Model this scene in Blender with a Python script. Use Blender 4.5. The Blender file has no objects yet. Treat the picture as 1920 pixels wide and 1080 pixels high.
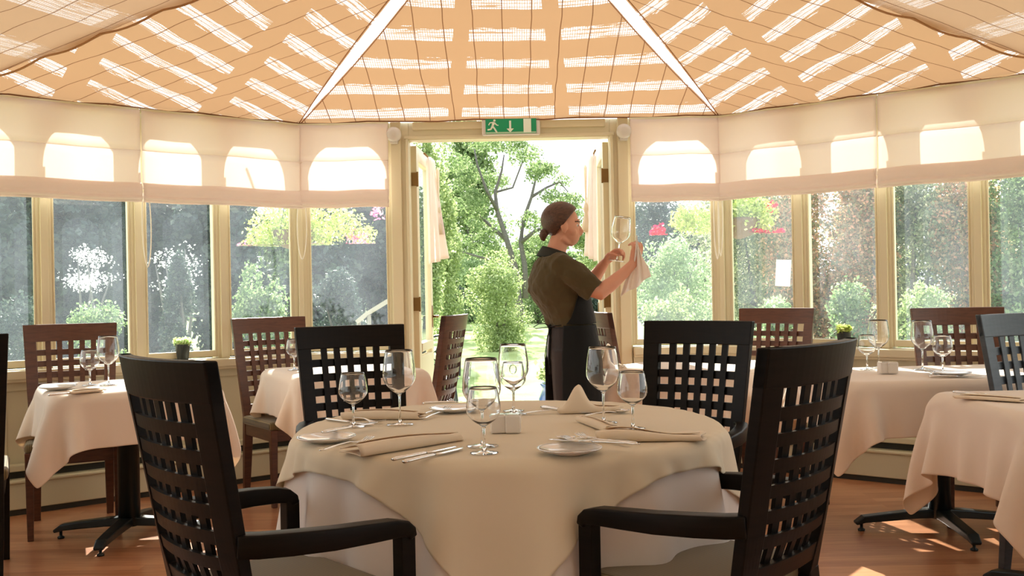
import bpy, math, random
import numpy as np
from mathutils import Vector, Matrix
random.seed(7)
R = math.radians
C = bpy.context.scene.collection
SC = bpy.context.scene

# ------------------------------------------------------------------ camera, world, sun, exposure
F = 1815.0; H = 1.18; HZ = 545.0; ROLL = 1.1
cam_d = bpy.data.cameras.new('camera'); cam = bpy.data.objects.new('camera', cam_d); C.objects.link(cam)
cam_d.sensor_width = 36; cam_d.lens = F / 1920 * 36; cam_d.shift_y = (HZ - 540) / 1920
cam_d.clip_end = 400; cam_d.clip_start = 0.05
cam.matrix_world = Matrix.Translation((0, 0, H)) @ Matrix.Rotation(R(90), 4, 'X') @ Matrix.Rotation(R(-ROLL), 4, 'Z')
SC.camera = cam
w = bpy.data.worlds.new('world'); SC.world = w; w.use_nodes = True
nt = w.node_tree; bg = nt.nodes['Background']
tc = nt.nodes.new('ShaderNodeTexCoord'); sep = nt.nodes.new('ShaderNodeSeparateXYZ')
rmp = nt.nodes.new('ShaderNodeValToRGB')
nt.links.new(tc.outputs['Generated'], sep.inputs[0]); nt.links.new(sep.outputs['Z'], rmp.inputs[0])
rmp.color_ramp.elements[0].position = 0.0; rmp.color_ramp.elements[0].color = (1.0, 1.0, 1.0, 1)
rmp.color_ramp.elements[1].position = 0.8; rmp.color_ramp.elements[1].color = (0.72, 0.86, 1.0, 1)
nt.links.new(rmp.outputs[0], bg.inputs[0]); bg.inputs[1].default_value = 1.9
SUN_EL, SUN_AZ = 34.0, -7.0
sd = bpy.data.lights.new('sun', 'SUN'); sun = bpy.data.objects.new('sun', sd); C.objects.link(sun)
sd.energy = 12.0; sd.angle = R(0.6); sd.color = (1.0, 0.95, 0.86)
# light travels from the sun (in front of the camera, beyond the doors) towards the room
_d = Vector((-math.sin(R(SUN_AZ)) * math.cos(R(SUN_EL)), -math.cos(R(SUN_AZ)) * math.cos(R(SUN_EL)), -math.sin(R(SUN_EL))))
sun.rotation_euler = _d.to_track_quat('-Z', 'Y').to_euler()
SC.view_settings.view_transform = 'Standard'; SC.view_settings.look = 'None'
SC.view_settings.exposure = 0.40; SC.view_settings.gamma = 1.0; SC.view_settings.use_curve_mapping = False
try:
    SC.cycles.use_denoising = True
    SC.cycles.max_bounces = 12; SC.cycles.transparent_max_bounces = 24
    SC.cycles.diffuse_bounces = 6; SC.cycles.transmission_bounces = 10; SC.cycles.glossy_bounces = 4
    SC.cycles.sample_clamp_indirect = 8
except Exception: pass

# ------------------------------------------------------------------ helpers
_s = math.sin(R(ROLL)); _c = math.cos(R(ROLL))
def ray(px, py):
    dx, dy = px - 960, py - HZ
    return (dx * _c - dy * _s) / F, (dy * _c + dx * _s) / F     # right per metre, down per metre
def atY(px, py, Y):
    a, b = ray(px, py); return Vector((a * Y, Y, H - b * Y))
def atZ(px, py, z):
    a, b = ray(px, py); Y = (H - z) / b; return Vector((a * Y, Y, z))

def empty(name, loc=(0, 0, 0), rz=0.0, label=None, cat=None, group=None, kind=None):
    o = bpy.data.objects.new(name, None); C.objects.link(o)
    o.location = loc; o.rotation_euler = (0, 0, rz); o.empty_display_size = 0.1
    tag(o, label, cat, group, kind); return o
def tag(o, label=None, cat=None, group=None, kind=None):
    for k, v in (('label', label), ('category', cat), ('group', group), ('kind', kind)):
        if v: o[k] = v
    return o
def raw(name, v, f, mat=None, parent=None, smooth=True):
    me = bpy.data.meshes.new(name); me.from_pydata([tuple(map(float, p)) for p in v], [], [tuple(int(i) for i in q) for q in f]); me.update()
    if smooth: me.polygons.foreach_set('use_smooth', [True] * len(me.polygons))
    o = bpy.data.objects.new(name, me); C.objects.link(o)
    if mat: me.materials.append(mat)
    if parent: o.parent = parent
    return o
def bevel(o, wd=0.004, seg=2):
    m = o.modifiers.new('b', 'BEVEL'); m.width = wd; m.segments = seg; m.limit_method = 'ANGLE'; m.angle_limit = R(35)
    return o
class MB:
    def __init__(s): s.v = []; s.f = []
    def add(s, v, f, M=None):
        n = len(s.v)
        s.v += [tuple(M @ Vector(p)) for p in v] if M is not None else [tuple(p) for p in v]
        s.f += [tuple(i + n for i in q) for q in f]; return s
    def box(s, c, d, rz=0.0, M=None):
        x, y, z = (a / 2 for a in d)
        v = [Vector((i * x, j * y, k * z)) for k in (-1, 1) for j in (-1, 1) for i in (-1, 1)]
        T = Matrix.Translation(c) @ Matrix.Rotation(rz, 4, 'Z')
        if M is not None: T = M @ T
        return s.add(v, [(0, 2, 3, 1), (4, 5, 7, 6), (0, 1, 5, 4), (2, 6, 7, 3), (0, 4, 6, 2), (1, 3, 7, 5)], T)
    def lathe(s, prof, seg=32, M=None, close=False):
        v = [(r * math.cos(2 * math.pi * k / seg), r * math.sin(2 * math.pi * k / seg), z) for r, z in prof for k in range(seg)]
        n = len(prof); f = []
        for i in range(n - 1 + (1 if close else 0)):
            i2 = (i + 1) % n
            for k in range(seg):
                k2 = (k + 1) % seg; f.append((i * seg + k, i * seg + k2, i2 * seg + k2, i2 * seg + k))
        if not close:
            f.append(tuple(range(seg - 1, -1, -1))); f.append(tuple((n - 1) * seg + k for k in range(seg)))
        return s.add(v, f, M)
    def rings(s, rings, cap=True):
        m = len(rings[0]); v = [p for r in rings for p in r]; f = []
        for i in range(len(rings) - 1):
            for k in range(m):
                k2 = (k + 1) % m; f.append((i * m + k, i * m + k2, (i + 1) * m + k2, (i + 1) * m + k))
        if cap: f.append(tuple(range(m - 1, -1, -1))); f.append(tuple((len(rings) - 1) * m + k for k in range(m)))
        return s.add(v, f)
    def sweep(s, pts, rx, rz=None, seg=10, up=(0, 0, 1), rect=False, cap=True):
        """section rx (sideways) by rz (along 'up'), scalars or one per point"""
        pts = [Vector(p) for p in pts]; n = len(pts); rg = []
        rx = [rx] * n if not hasattr(rx, '__len__') else rx
        rz = rx if rz is None else ([rz] * n if not hasattr(rz, '__len__') else rz)
        up = Vector(up); side0 = None
        for i, p in enumerate(pts):
            t = (pts[min(i + 1, n - 1)] - pts[max(i - 1, 0)]).normalized()
            sd = t.cross(up)
            if sd.length < 0.15 and side0 is not None: sd = side0 - t * side0.dot(t)
            if sd.length < 1e-5: sd = t.cross(Vector((0, 1, 0.01)))
            sd.normalize()
            if side0 is not None and sd.dot(side0) < 0: sd = -sd
            side0 = sd.copy(); u = sd.cross(t).normalized()
            if rect: rg.append([p + sd * a * rx[i] + u * b * rz[i] for a, b in ((-1, -1), (1, -1), (1, 1), (-1, 1))])
            else: rg.append([p + sd * math.cos(2 * math.pi * k / seg) * rx[i] + u * math.sin(2 * math.pi * k / seg) * rz[i] for k in range(seg)])
        return s.rings(rg, cap)
    def ball(s, c, r, seg=16, M=None):
        rx, ry, rz = (r, r, r) if not hasattr(r, '__len__') else r
        T = Matrix.Translation(c)
        if M is not None: T = T @ M
        prof = [(math.sin(math.pi * i / (seg // 2)), -math.cos(math.pi * i / (seg // 2))) for i in range(1, seg // 2)]
        v = [(rx * a * math.cos(2 * math.pi * k / seg), ry * a * math.sin(2 * math.pi * k / seg), rz * z) for a, z in prof for k in range(seg)]
        n = len(prof); f = []
        for i in range(n - 1):
            for k in range(seg):
                k2 = (k + 1) % seg; f.append((i * seg + k, i * seg + k2, (i + 1) * seg + k2, (i + 1) * seg + k))
        b = len(v); v += [(0, 0, -rz), (0, 0, rz)]
        for k in range(seg):
            k2 = (k + 1) % seg; f.append((b, k2, k)); f.append((b + 1, (n - 1) * seg + k, (n - 1) * seg + k2))
        return s.add(v, f, T)
    def grid(s, fn, nu, nv):
        v = [fn(i / nu, j / nv) for j in range(nv + 1) for i in range(nu + 1)]
        f = [(j * (nu + 1) + i, j * (nu + 1) + i + 1, (j + 1) * (nu + 1) + i + 1, (j + 1) * (nu + 1) + i) for j in range(nv) for i in range(nu)]
        return s.add(v, f)
    def slab(s, fn, nu, nv, off):
        """closed sheet: fn(u,v) point, off(u,v)=offset vector to the other face"""
        A = [Vector(fn(i / nu, j / nv)) for j in range(nv + 1) for i in range(nu + 1)]
        B = [a + Vector(off(i / nu, j / nv)) for a, (j, i) in zip(A, [(j, i) for j in range(nv + 1) for i in range(nu + 1)])]
        W = nu + 1; N = len(A); f = []
        for j in range(nv):
            for i in range(nu):
                a, b, c, d = j * W + i, j * W + i + 1, (j + 1) * W + i + 1, (j + 1) * W + i
                f += [(a, b, c, d), (N + d, N + c, N + b, N + a)]
        for i in range(nu): f += [(i + 1, i, N + i, N + i + 1), (nv * W + i, nv * W + i + 1, N + nv * W + i + 1, N + nv * W + i)]
        for j in range(nv): f += [(j * W, (j + 1) * W, N + (j + 1) * W, N + j * W), ((j + 1) * W + nu, j * W + nu, N + j * W + nu, N + (j + 1) * W + nu)]
        return s.add(A + B, f)
    def obj(s, name, mat=None, parent=None, smooth=False):
        return raw(name, s.v, s.f, mat, parent, smooth)
def copy_tree(o, parent=None):
    c = o.copy(); C.objects.link(c)
    if parent is not None: c.parent = parent
    for ch in list(o.children): copy_tree(ch, c)
    return c
def put(o, loc, rz=0.0, label=None, group=None, sc=None):
    o.location = loc; o.rotation_euler = (0, 0, rz)
    if label: o['label'] = label
    if group: o['group'] = group
    if sc: o.scale = (sc,) * 3
    return o

# ------------------------------------------------------------------ materials
MATS = {}
def mat(name, col=(0.8, 0.8, 0.8), rough=0.5, metal=0.0, spec=0.5, coat=0.0, sheen=0.0):
    if name in MATS: return MATS[name]
    m = bpy.data.materials.new(name); m.use_nodes = True; b = m.node_tree.nodes['Principled BSDF']
    b.inputs['Base Color'].default_value = (*col, 1); b.inputs['Roughness'].default_value = rough
    b.inputs['Metallic'].default_value = metal; b.inputs['Specular IOR Level'].default_value = spec
    b.inputs['Coat Weight'].default_value = coat; b.inputs['Sheen Weight'].default_value = sheen
    MATS[name] = m; return m
def N(m, t, **kw):
    n = m.node_tree.nodes.new(t)
    for k, v in kw.items(): setattr(n, k, v)
    return n
def L(m, a, b): m.node_tree.links.new(a, b)
def ramp(m, fac, stops):
    r = N(m, 'ShaderNodeValToRGB'); L(m, fac, r.inputs[0]); cr = r.color_ramp
    while len(cr.elements) < len(stops): cr.elements.new(0.5)
    for e, (p, c) in zip(cr.elements, stops): e.position = p; e.color = (*c, 1) if hasattr(c, '__len__') else (c, c, c, 1)
    return r.outputs[0]
def mapped(m, scale=(1, 1, 1), rot=(0, 0, 0), coord='Object'):
    t = N(m, 'ShaderNodeTexCoord'); mp = N(m, 'ShaderNodeMapping'); L(m, t.outputs[coord], mp.inputs[0])
    mp.inputs['Scale'].default_value = scale; mp.inputs['Rotation'].default_value = rot; return mp.outputs[0]
def noise(m, vec, scale=5, det=4, rough=0.5):
    n = N(m, 'ShaderNodeTexNoise'); n.inputs['Scale'].default_value = scale; n.inputs['Detail'].default_value = det
    n.inputs['Roughness'].default_value = rough
    if vec is not None: L(m, vec, n.inputs['Vector'])
    return n.outputs['Fac']
def math_(m, op, a, b=None, c=None):
    n = N(m, 'ShaderNodeMath', operation=op)
    for i, x in enumerate((a, b, c)):
        if x is None: continue
        if isinstance(x, (int, float)): n.inputs[i].default_value = x
        else: L(m, x, n.inputs[i])
    return n.outputs[0]
def bump(m, h, strength=0.2, dist=0.01):
    b = N(m, 'ShaderNodeBump'); L(m, h, b.inputs['Height']); b.inputs['Strength'].default_value = strength; b.inputs['Distance'].default_value = dist
    L(m, b.outputs[0], m.node_tree.nodes['Principled BSDF'].inputs['Normal'])
def wood(name, c1, c2, rough=0.35, scale=(4, 4, 30), coat=0.0):
    m = mat(name, c1, rough, coat=coat); v = mapped(m, scale)
    n = noise(m, v, 3, 5, 0.6); L(m, ramp(m, n, [(0.3, c1), (0.7, c2)]), m.node_tree.nodes['Principled BSDF'].inputs['Base Color'])
    return m
def cloth_mat(name, col, trans=0.25, tcol=None, wrinkle=0.3, weave=900):
    m = mat(name, col, 0.85, spec=0.15, sheen=0.1); nt = m.node_tree; b = nt.nodes['Principled BSDF']
    v = mapped(m); n = noise(m, v, 7, 3, 0.55); n2 = noise(m, v, weave / 3, 1)
    h = math_(m, 'ADD', n, math_(m, 'MULTIPLY', n2, 0.04)); bump(m, h, wrinkle, 0.02)
    t = N(m, 'ShaderNodeBsdfTranslucent'); t.inputs[0].default_value = (*(tcol or col), 1)
    mx = N(m, 'ShaderNodeMixShader'); mx.inputs[0].default_value = trans
    L(m, b.outputs[0], mx.inputs[1]); L(m, t.outputs[0], mx.inputs[2]); L(m, mx.outputs[0], nt.nodes['Material Output'].inputs[0])
    return m
def glass_pane_mat(name, dirt=0.055, tint=(0.93, 0.97, 0.96)):
    m = mat(name); nt = m.node_tree; nt.nodes.remove(nt.nodes['Principled BSDF'])
    tr = N(m, 'ShaderNodeBsdfTransparent'); tr.inputs[0].default_value = (*tint, 1)
    gl = N(m, 'ShaderNodeBsdfGlossy'); gl.inputs['Roughness'].default_value = 0.0
    fr = N(m, 'ShaderNodeFresnel'); fr.inputs[0].default_value = 1.45
    m1 = N(m, 'ShaderNodeMixShader'); L(m, fr.outputs[0], m1.inputs[0]); L(m, tr.outputs[0], m1.inputs[1]); L(m, gl.outputs[0], m1.inputs[2])
    du = N(m, 'ShaderNodeBsdfTranslucent'); du.inputs[0].default_value = (0.75, 0.85, 1.0, 1)
    m2 = N(m, 'ShaderNodeMixShader')
    v = mapped(m, (1, 1, 1)); n = noise(m, v, 2.2, 4, 0.6)
    d = math_(m, 'MULTIPLY', n, dirt * 2)
    L(m, d, m2.inputs[0]); L(m, m1.outputs[0], m2.inputs[1]); L(m, du.outputs[0], m2.inputs[2]); L(m, m2.outputs[0], nt.nodes['Material Output'].inputs[0])
    return m
def leaf_mat(name, c1, c2, c3=None, tw=0.5):
    m = mat(name, c1, 0.5, spec=0.25); nt = m.node_tree; b = nt.nodes['Principled BSDF']
    g = N(m, 'ShaderNodeNewGeometry')
    st = [(0.0, c1), (0.75, c2)] + ([(1.0, c3)] if c3 else [])
    col = ramp(m, g.outputs['Random Per Island'], st); L(m, col, b.inputs['Base Color'])
    t = N(m, 'ShaderNodeBsdfTranslucent'); 
    hs = N(m, 'ShaderNodeHueSaturation'); hs.inputs['Value'].default_value = 1.5; hs.inputs['Saturation'].default_value = 1.1; L(m, col, hs.inputs['Color']); L(m, hs.outputs[0], t.inputs[0])
    mx = N(m, 'ShaderNodeMixShader'); mx.inputs[0].default_value = tw
    L(m, b.outputs[0], mx.inputs[1]); L(m, t.outputs[0], mx.inputs[2]); L(m, mx.outputs[0], nt.nodes['Material Output'].inputs[0])
    return m

M_PAINT = mat('cream_paint', (0.66, 0.59, 0.41), 0.45)
M_WALL = mat('sage_cream_paint', (0.62, 0.58, 0.41), 0.5)
M_PLASTER = mat('cream_plaster', (0.78, 0.70, 0.58), 0.8)
M_DARKGAP = mat('dark_kick_and_slot_shade', (0.03, 0.03, 0.022), 0.6)
M_DARK = wood('espresso_wood', (0.004, 0.0028, 0.002), (0.009, 0.0055, 0.0035), 0.40); M_DARK.node_tree.nodes['Principled BSDF'].inputs['Specular IOR Level'].default_value = 0.14
M_BROWN = wood('walnut_wood', (0.055, 0.018, 0.009), (0.105, 0.036, 0.018), 0.38)
M_SLATE = wood('slate_stained_wood', (0.03, 0.04, 0.05), (0.05, 0.06, 0.075), 0.4)
M_METALBLK = mat('black_cast_metal', (0.012, 0.018, 0.02), 0.35, 0.3)
M_CHROME = mat('polished_steel', (0.75, 0.74, 0.72), 0.16, 1.0)
M_CHINA = mat('white_china', (0.70, 0.67, 0.63), 0.12, coat=0.6)
M_NAPKIN = cloth_mat('cream_napkin_linen', (0.86, 0.76, 0.60), 0.22, (0.85, 0.62, 0.38), 0.15)
M_CLOTH = cloth_mat('ivory_table_linen', (0.88, 0.79, 0.69), 0.25, (0.90, 0.70, 0.45), 0.12)
M_OVER = cloth_mat('sand_overlay_linen', (0.78, 0.69, 0.53), 0.18, (0.75, 0.60, 0.38), 0.12)
M_UNDER = cloth_mat('white_under_linen', (0.90, 0.84, 0.79), 0.3, (0.90, 0.75, 0.62), 0.12)
M_BLIND = cloth_mat('cream_blind_cotton', (0.86, 0.77, 0.73), 0.50, (0.98, 0.89, 0.84), 0.08)
M_BLINDF = cloth_mat('cream_blind_folded_cotton', (0.88, 0.76, 0.70), 0.12, (0.9, 0.8, 0.72), 0.08)
M_CORD = mat('white_cord', (0.85, 0.82, 0.74), 0.7)
M_PANE = glass_pane_mat('window_glass')
M_BRASS = mat('aged_brass', (0.25, 0.15, 0.06), 0.35, 0.9)
M_SEAT = mat('ribbed_olive_upholstery', (0.16, 0.11, 0.05), 0.9, sheen=0.2)
_v = mapped(M_SEAT, (32, 32, 32)); _w = N(M_SEAT, 'ShaderNodeTexWave'); _w.inputs['Scale'].default_value = 1.2; L(M_SEAT, _v, _w.inputs['Vector'])
L(M_SEAT, ramp(M_SEAT, _w.outputs['Fac'], [(0.2, (0.08, 0.055, 0.02)), (0.8, (0.22, 0.16, 0.07))]), M_SEAT.node_tree.nodes['Principled BSDF'].inputs['Base Color'])

# wine glass
M_GLASS = mat('wine_glass_crystal'); _nt = M_GLASS.node_tree; _nt.nodes.remove(_nt.nodes['Principled BSDF'])
_g = N(M_GLASS, 'ShaderNodeBsdfGlass'); _g.inputs['IOR'].default_value = 1.45; _g.inputs['Roughness'].default_value = 0.0
L(M_GLASS, _g.outputs[0], _nt.nodes['Material Output'].inputs[0])

# laminate floor
M_FLOOR = mat('cherry_laminate', (0.3, 0.12, 0.05), 0.28, coat=0.15)
def _floor():
    m = M_FLOOR; b = m.node_tree.nodes['Principled BSDF']
    v = mapped(m, (1, 1, 1)); br = N(m, 'ShaderNodeTexBrick'); L(m, v, br.inputs['Vector'])
    br.inputs['Scale'].default_value = 1.0; br.inputs['Brick Width'].default_value = 1.2; br.inputs['Row Height'].default_value = 0.075
    br.inputs['Mortar Size'].default_value = 0.0012; br.inputs['Color1'].default_value = (0, 0, 0, 1); br.inputs['Color2'].default_value = (1, 1, 1, 1); br.inputs['Mortar'].default_value = (0.5, 0.5, 0.5, 1)
    br.offset = 0.37
    v2 = mapped(m, (1.2, 14, 1)); n = noise(m, v2, 3, 6, 0.65)
    s = math_(m, 'ADD', math_(m, 'MULTIPLY', br.outputs['Color'], 0.35), math_(m, 'MULTIPLY', n, 0.8))
    col = ramp(m, s, [(0.25, (0.30, 0.11, 0.050)), (0.55, (0.48, 0.21, 0.10)), (0.85, (0.62, 0.31, 0.16))])
    L(m, col, b.inputs['Base Color'])
_floor()

# woven roof-blind fabric: alternating dense and open bands parallel to 'band', crossed by stitched cords
def ceiling_fabric(name, band, eave, org, col, open_=1.0, period=0.30, strip=None):
    """band = in-plane direction of the open bands, eave = second direction (cords run across it)"""
    m = mat(name); nt = m.node_tree; nt.nodes.remove(nt.nodes['Principled BSDF'])
    def vdot(vec):
        n = N(m, 'ShaderNodeVectorMath', operation='DOT_PRODUCT'); L(m, pos, n.inputs[0]); n.inputs[1].default_value = vec; return n.outputs['Value']
    tcn = N(m, 'ShaderNodeTexCoord'); sub = N(m, 'ShaderNodeVectorMath', operation='SUBTRACT'); L(m, tcn.outputs['Object'], sub.inputs[0]); sub.inputs[1].default_value = org
    pos = sub.outputs[0]
    b = Vector(band).normalized(); e = Vector(eave); e = (e - b * e.dot(b)).normalized()
    nu = noise(m, pos, 1.4, 2)
    a = vdot(b); p = vdot(e)
    p = math_(m, 'ADD', p, math_(m, 'MULTIPLY', nu, 0.05))
    fp = math_(m, 'FRACT', math_(m, 'DIVIDE', p, period))
    rc = N(m, 'ShaderNodeCombineXYZ'); L(m, math_(m, 'MULTIPLY', a, 6.0), rc.inputs[0]); L(m, math_(m, 'MULTIPLY', p, 45.0), rc.inputs[1])
    ragged = math_(m, 'MULTIPLY', noise(m, rc.outputs[0], 1.0, 4, 0.7), 0.62)
    bandm = math_(m, 'MULTIPLY', math_(m, 'GREATER_THAN', math_(m, 'SUBTRACT', fp, math_(m, 'MULTIPLY', ragged, 0.15)), 0.26), math_(m, 'LESS_THAN', math_(m, 'ADD', fp, ragged), 0.97))
    # cords
    ac = math_(m, 'ADD', a, math_(m, 'MULTIPLY', nu, 0.06))
    fa = math_(m, 'FRACT', math_(m, 'DIVIDE', ac, 0.165)); cord = math_(m, 'LESS_THAN', fa, 0.035)
    # fine weave: holes
    w1 = math_(m, 'FRACT', math_(m, 'DIVIDE', a, 0.0135)); w2 = math_(m, 'FRACT', math_(m, 'DIVIDE', p, 0.030))
    w3 = noise(m, mapped(m, (1, 1, 1)), 60, 2)
    hole = math_(m, 'MULTIPLY', math_(m, 'GREATER_THAN', w1, 0.28), math_(m, 'GREATER_THAN', math_(m, 'ADD', w2, math_(m, 'MULTIPLY', w3, 0.3)), 0.34))
    mask = math_(m, 'MULTIPLY', bandm, math_(m, 'SUBTRACT', 1.0, cord))
    if strip:   # broad dense strips: rafter shadows painted into the weave
        for (vx, off, wd) in strip:
            d = math_(m, 'ABSOLUTE', math_(m, 'ADD', vdot(vx), off)); mask = math_(m, 'MULTIPLY', mask, math_(m, 'GREATER_THAN', d, wd))
    holes = math_(m, 'MULTIPLY', math_(m, 'MULTIPLY', mask, hole), open_)
    df = N(m, 'ShaderNodeBsdfDiffuse'); tl = N(m, 'ShaderNodeBsdfTranslucent')
    thin = (min(1, col[0] * 1.1), min(1, col[1] * 1.25), min(1, col[2] * 1.5))
    n2 = noise(m, mapped(m, (2, 2, 2)), 120, 2)
    mix = N(m, 'ShaderNodeMix', data_type='RGBA'); L(m, math_(m, 'MULTIPLY', mask, 0.6), mix.inputs[0])
    mix.inputs[6].default_value = (*col, 1); mix.inputs[7].default_value = (*thin, 1)
    mixc = N(m, 'ShaderNodeMix', data_type='RGBA'); L(m, cord, mixc.inputs[0]); L(m, mix.outputs[2], mixc.inputs[6]); mixc.inputs[7].default_value = (col[0] * 0.42, col[1] * 0.33, col[2] * 0.3, 1)
    L(m, mixc.outputs[2], df.inputs[0]); L(m, mixc.outputs[2], tl.inputs[0])
    m1 = N(m, 'ShaderNodeMixShader'); m1.inputs[0].default_value = 0.5; L(m, df.outputs[0], m1.inputs[1]); L(m, tl.outputs[0], m1.inputs[2])
    tr = N(m, 'ShaderNodeBsdfTransparent'); m2 = N(m, 'ShaderNodeMixShader'); streak = N(m, 'ShaderNodeCombineXYZ'); L(m, math_(m, 'MULTIPLY', a, 3.0), streak.inputs[0]); L(m, math_(m, 'MULTIPLY', p, 70.0), streak.inputs[1])
    sk = math_(m, 'GREATER_THAN', noise(m, streak.outputs[0], 1.0, 3, 0.6), 0.44)
    L(m, math_(m, 'MULTIPLY', math_(m, 'MULTIPLY', holes, sk), 0.62), m2.inputs[0])
    L(m, m1.outputs[0], m2.inputs[1]); L(m, tr.outputs[0], m2.inputs[2]); L(m, m2.outputs[0], nt.nodes['Material Output'].inputs[0])
    return m

# ------------------------------------------------------------------ room shell
Y0 = 6.43; EZ = 2.314
K = [(-3.75, -3.0), (-3.75, 3.3), (-3.05, 5.16), (-1.40, Y0), (1.40, Y0), (3.05, 5.16), (3.75, 3.3), (3.75, -3.0)]
fl = MB(); _in = [(-3.85, -3.1), (-3.85, 3.33), (-3.13, 5.22), (-1.43, 6.53), (1.43, 6.53), (3.13, 5.22), (3.85, 3.33), (3.85, -3.1)]
fl.v = [(x, y, 0) for x, y in _in] + [(x, y, -0.1) for x, y in _in]
fl.f = [tuple(range(7, -1, -1)), tuple(range(8, 16))] + [(i, (i + 1) % 8, 8 + (i + 1) % 8, 8 + i) for i in range(8)]
fl.f[0] = tuple(reversed(fl.f[0]))
tag(fl.obj('floor', M_FLOOR), kind='structure')

def seg_M(a, b):
    """matrix: local x along the wall from a to b, local y pointing outwards, z up"""
    d = Vector((b[0] - a[0], b[1] - a[1], 0)); l = d.length; ang = math.atan2(d.y, d.x)
    return Matrix.Translation((a[0], a[1], 0)) @ Matrix.Rotation(ang, 4, 'Z'), l
SILL = 0.80
def low_wall(name, a, b, x0=0.0, x1=None):
    M, l = seg_M(a, b); x1 = l if x1 is None else x1; w_ = x1 - x0; xc = (x0 + x1) / 2
    root = empty(name, kind='structure')
    m = MB(); m.box((xc, 0.07, 0.37), (w_, 0.12, 0.74), M=M)
    n = max(1, int(w_ / 0.28))
    for i in range(n + 1):      # raised battens of the panelling
        m.box((min(x1 - .015, max(x0 + .015, x0 + w_ * i / n)), 0.006, 0.50), (0.022, 0.012, 0.44), M=M)
    m.box((xc, 0.002, 0.70), (w_, 0.02, 0.05), M=M)
    o = m.obj('panelling', M_WALL, root); bevel(o, 0.003, 1)
    m = MB(); e = 0.035
    m.box((xc, -0.045, 0.105), (w_ - e, 0.09, 0.145), M=M); m.box((xc, -0.05, 0.186), (w_ - e, 0.11, 0.018), M=M)
    m.box((xc, -0.035, 0.255), (w_ - e, 0.07, 0.035), M=M)
    o = m.obj('heater_casing', M_WALL, root); bevel(o, 0.006, 2)
    m = MB(); m.box((xc, -0.012, 0.215), (w_ - e, 0.024, 0.05), M=M); m.box((xc, -0.04, 0.016), (w_ - e, 0.07, 0.032), M=M)
    m.obj('kick_and_slot_shade', M_DARKGAP, root)  # kick strip, plus a dark box painting the shade inside the heater slot
    m = MB(); m.box((xc, 0.03, 0.765), (w_, 0.20, 0.05), M=M); m.box((xc, -0.035, 0.735), (w_, 0.05, 0.02), M=M)
    o = m.obj('window_sill', M_PAINT, root); bevel(o, 0.006, 2)
    return root
WN = [0]
def window(M, x0, x1, zt=2.295, arch=True, frame=0.022, depth=0.05, yoff=0.06, z0=SILL):
    WN[0] += 1
    root = empty('window_%d' % WN[0], kind='structure'); xc = (x0 + x1) / 2; w_ = x1 - x0; hw = w_ / 2 - frame
    f = MB(); f.box((x0 + frame / 2, yoff, (z0 + zt) / 2), (frame, depth, zt - z0), M=M); f.box((x1 - frame / 2, yoff, (z0 + zt) / 2), (frame, depth, zt - z0), M=M)
    f.box((xc, yoff, z0 + 0.02), (w_ - 2 * frame, depth, 0.04), M=M)
    zs, za = zt - 0.29, zt - 0.012; n = 18
    A = []; B = []
    for i in range(n + 1):
        t = math.pi * i / n; x = xc - hw * math.cos(t); z = zs + (za - zs) * math.sin(t) ** 0.92 if 0 < i < n else zs
        A.append((x, z)); B.append((x, zt))
    v = []
    for y in (yoff - depth / 2, yoff + depth / 2):
        v += [(x, y, z) for x, z in A] + [(x, y, z) for x, z in B]
    W = n + 1; q = []
    for i in range(n):
        q += [(i, i + 1, W + i + 1, W + i), (2 * W + i, 3 * W + i, 3 * W + i + 1, 2 * W + i + 1), (i, 2 * W + i, 2 * W + i + 1, i + 1), (W + i, W + i + 1, 3 * W + i + 1, 3 * W + i)]
    f.add(v, q, M)
    # inner glazing bead
    f.box((x0 + frame + 0.006, yoff - 0.02, (z0 + zs) / 2), (0.012, 0.012, zs - z0), M=M); f.box((x1 - frame - 0.006, yoff - 0.02, (z0 + zs) / 2), (0.012, 0.012, zs - z0), M=M)
    bevel(f.obj('window_frame', M_PAINT, root), 0.003, 1)
    g = MB(); g.box((xc, yoff + 0.005, (z0 + zt) / 2), (w_ - 2 * frame, 0.004, zt - z0 - 0.04), M=M)
    g.v, g.f = g.v, g.f
    # single sheet of glass
    g2 = MB(); g2.add([(x0 + frame, yoff + .005, z0 + .03), (x1 - frame, yoff + .005, z0 + .03), (x1 - frame, yoff + .005, zt - .03), (x0 + frame, yoff + .005, zt - .03)], [(0, 1, 2, 3)], M)
    g2.obj('pane', M_PANE, root)
    return root
TN = [0]
def trim(mb, m=M_PAINT, bv=0.004):
    TN[0] += 1; o = mb.obj('trim_%d' % TN[0], m); tag(o, kind='structure'); bevel(o, bv, 2); return o
def post(M, x, wd=0.075, dp=0.11, z0=0.79, z1=EZ):
    m = MB(); m.box((x, 0.085, (z0 + z1) / 2), (wd, dp, z1 - z0), M=M); m.box((x, 0.022, (z0 + z1) / 2), (wd * 0.55, 0.02, z1 - z0), M=M); return trim(m)
# door wall: window | door | window
MB0, L0 = seg_M(K[3], K[4])
low_wall('wall_back_left', K[3], K[4], 0.0, 0.60); low_wall('wall_back_right', K[3], K[4], 2.20, 2.80)
window(MB0, 0.03, 0.60); window(MB0, 2.20, 2.77)
for x, s_ in ((0.665, 1), (2.135, -1)):   # door jamb pilasters with moulded steps
    m = MB(); m.box((x, 0.085, EZ / 2), (0.13, 0.13, EZ), M=MB0); m.box((x - 0.02 * s_, 0.012, EZ / 2), (0.07, 0.03, EZ), M=MB0)
    m.box((x + 0.055 * s_, 0.005, 1.1), (0.018, 0.02, 2.2), M=MB0); trim(m)
m = MB(); m.box((1.4, 0.085, 2.255), (1.34, 0.13, 0.118), M=MB0); m.box((1.4, 0.010, 2.285), (1.28, 0.03, 0.05), M=MB0); m.box((1.4, 0.02, 2.212), (1.40, 0.03, 0.02), M=MB0); trim(m)
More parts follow.
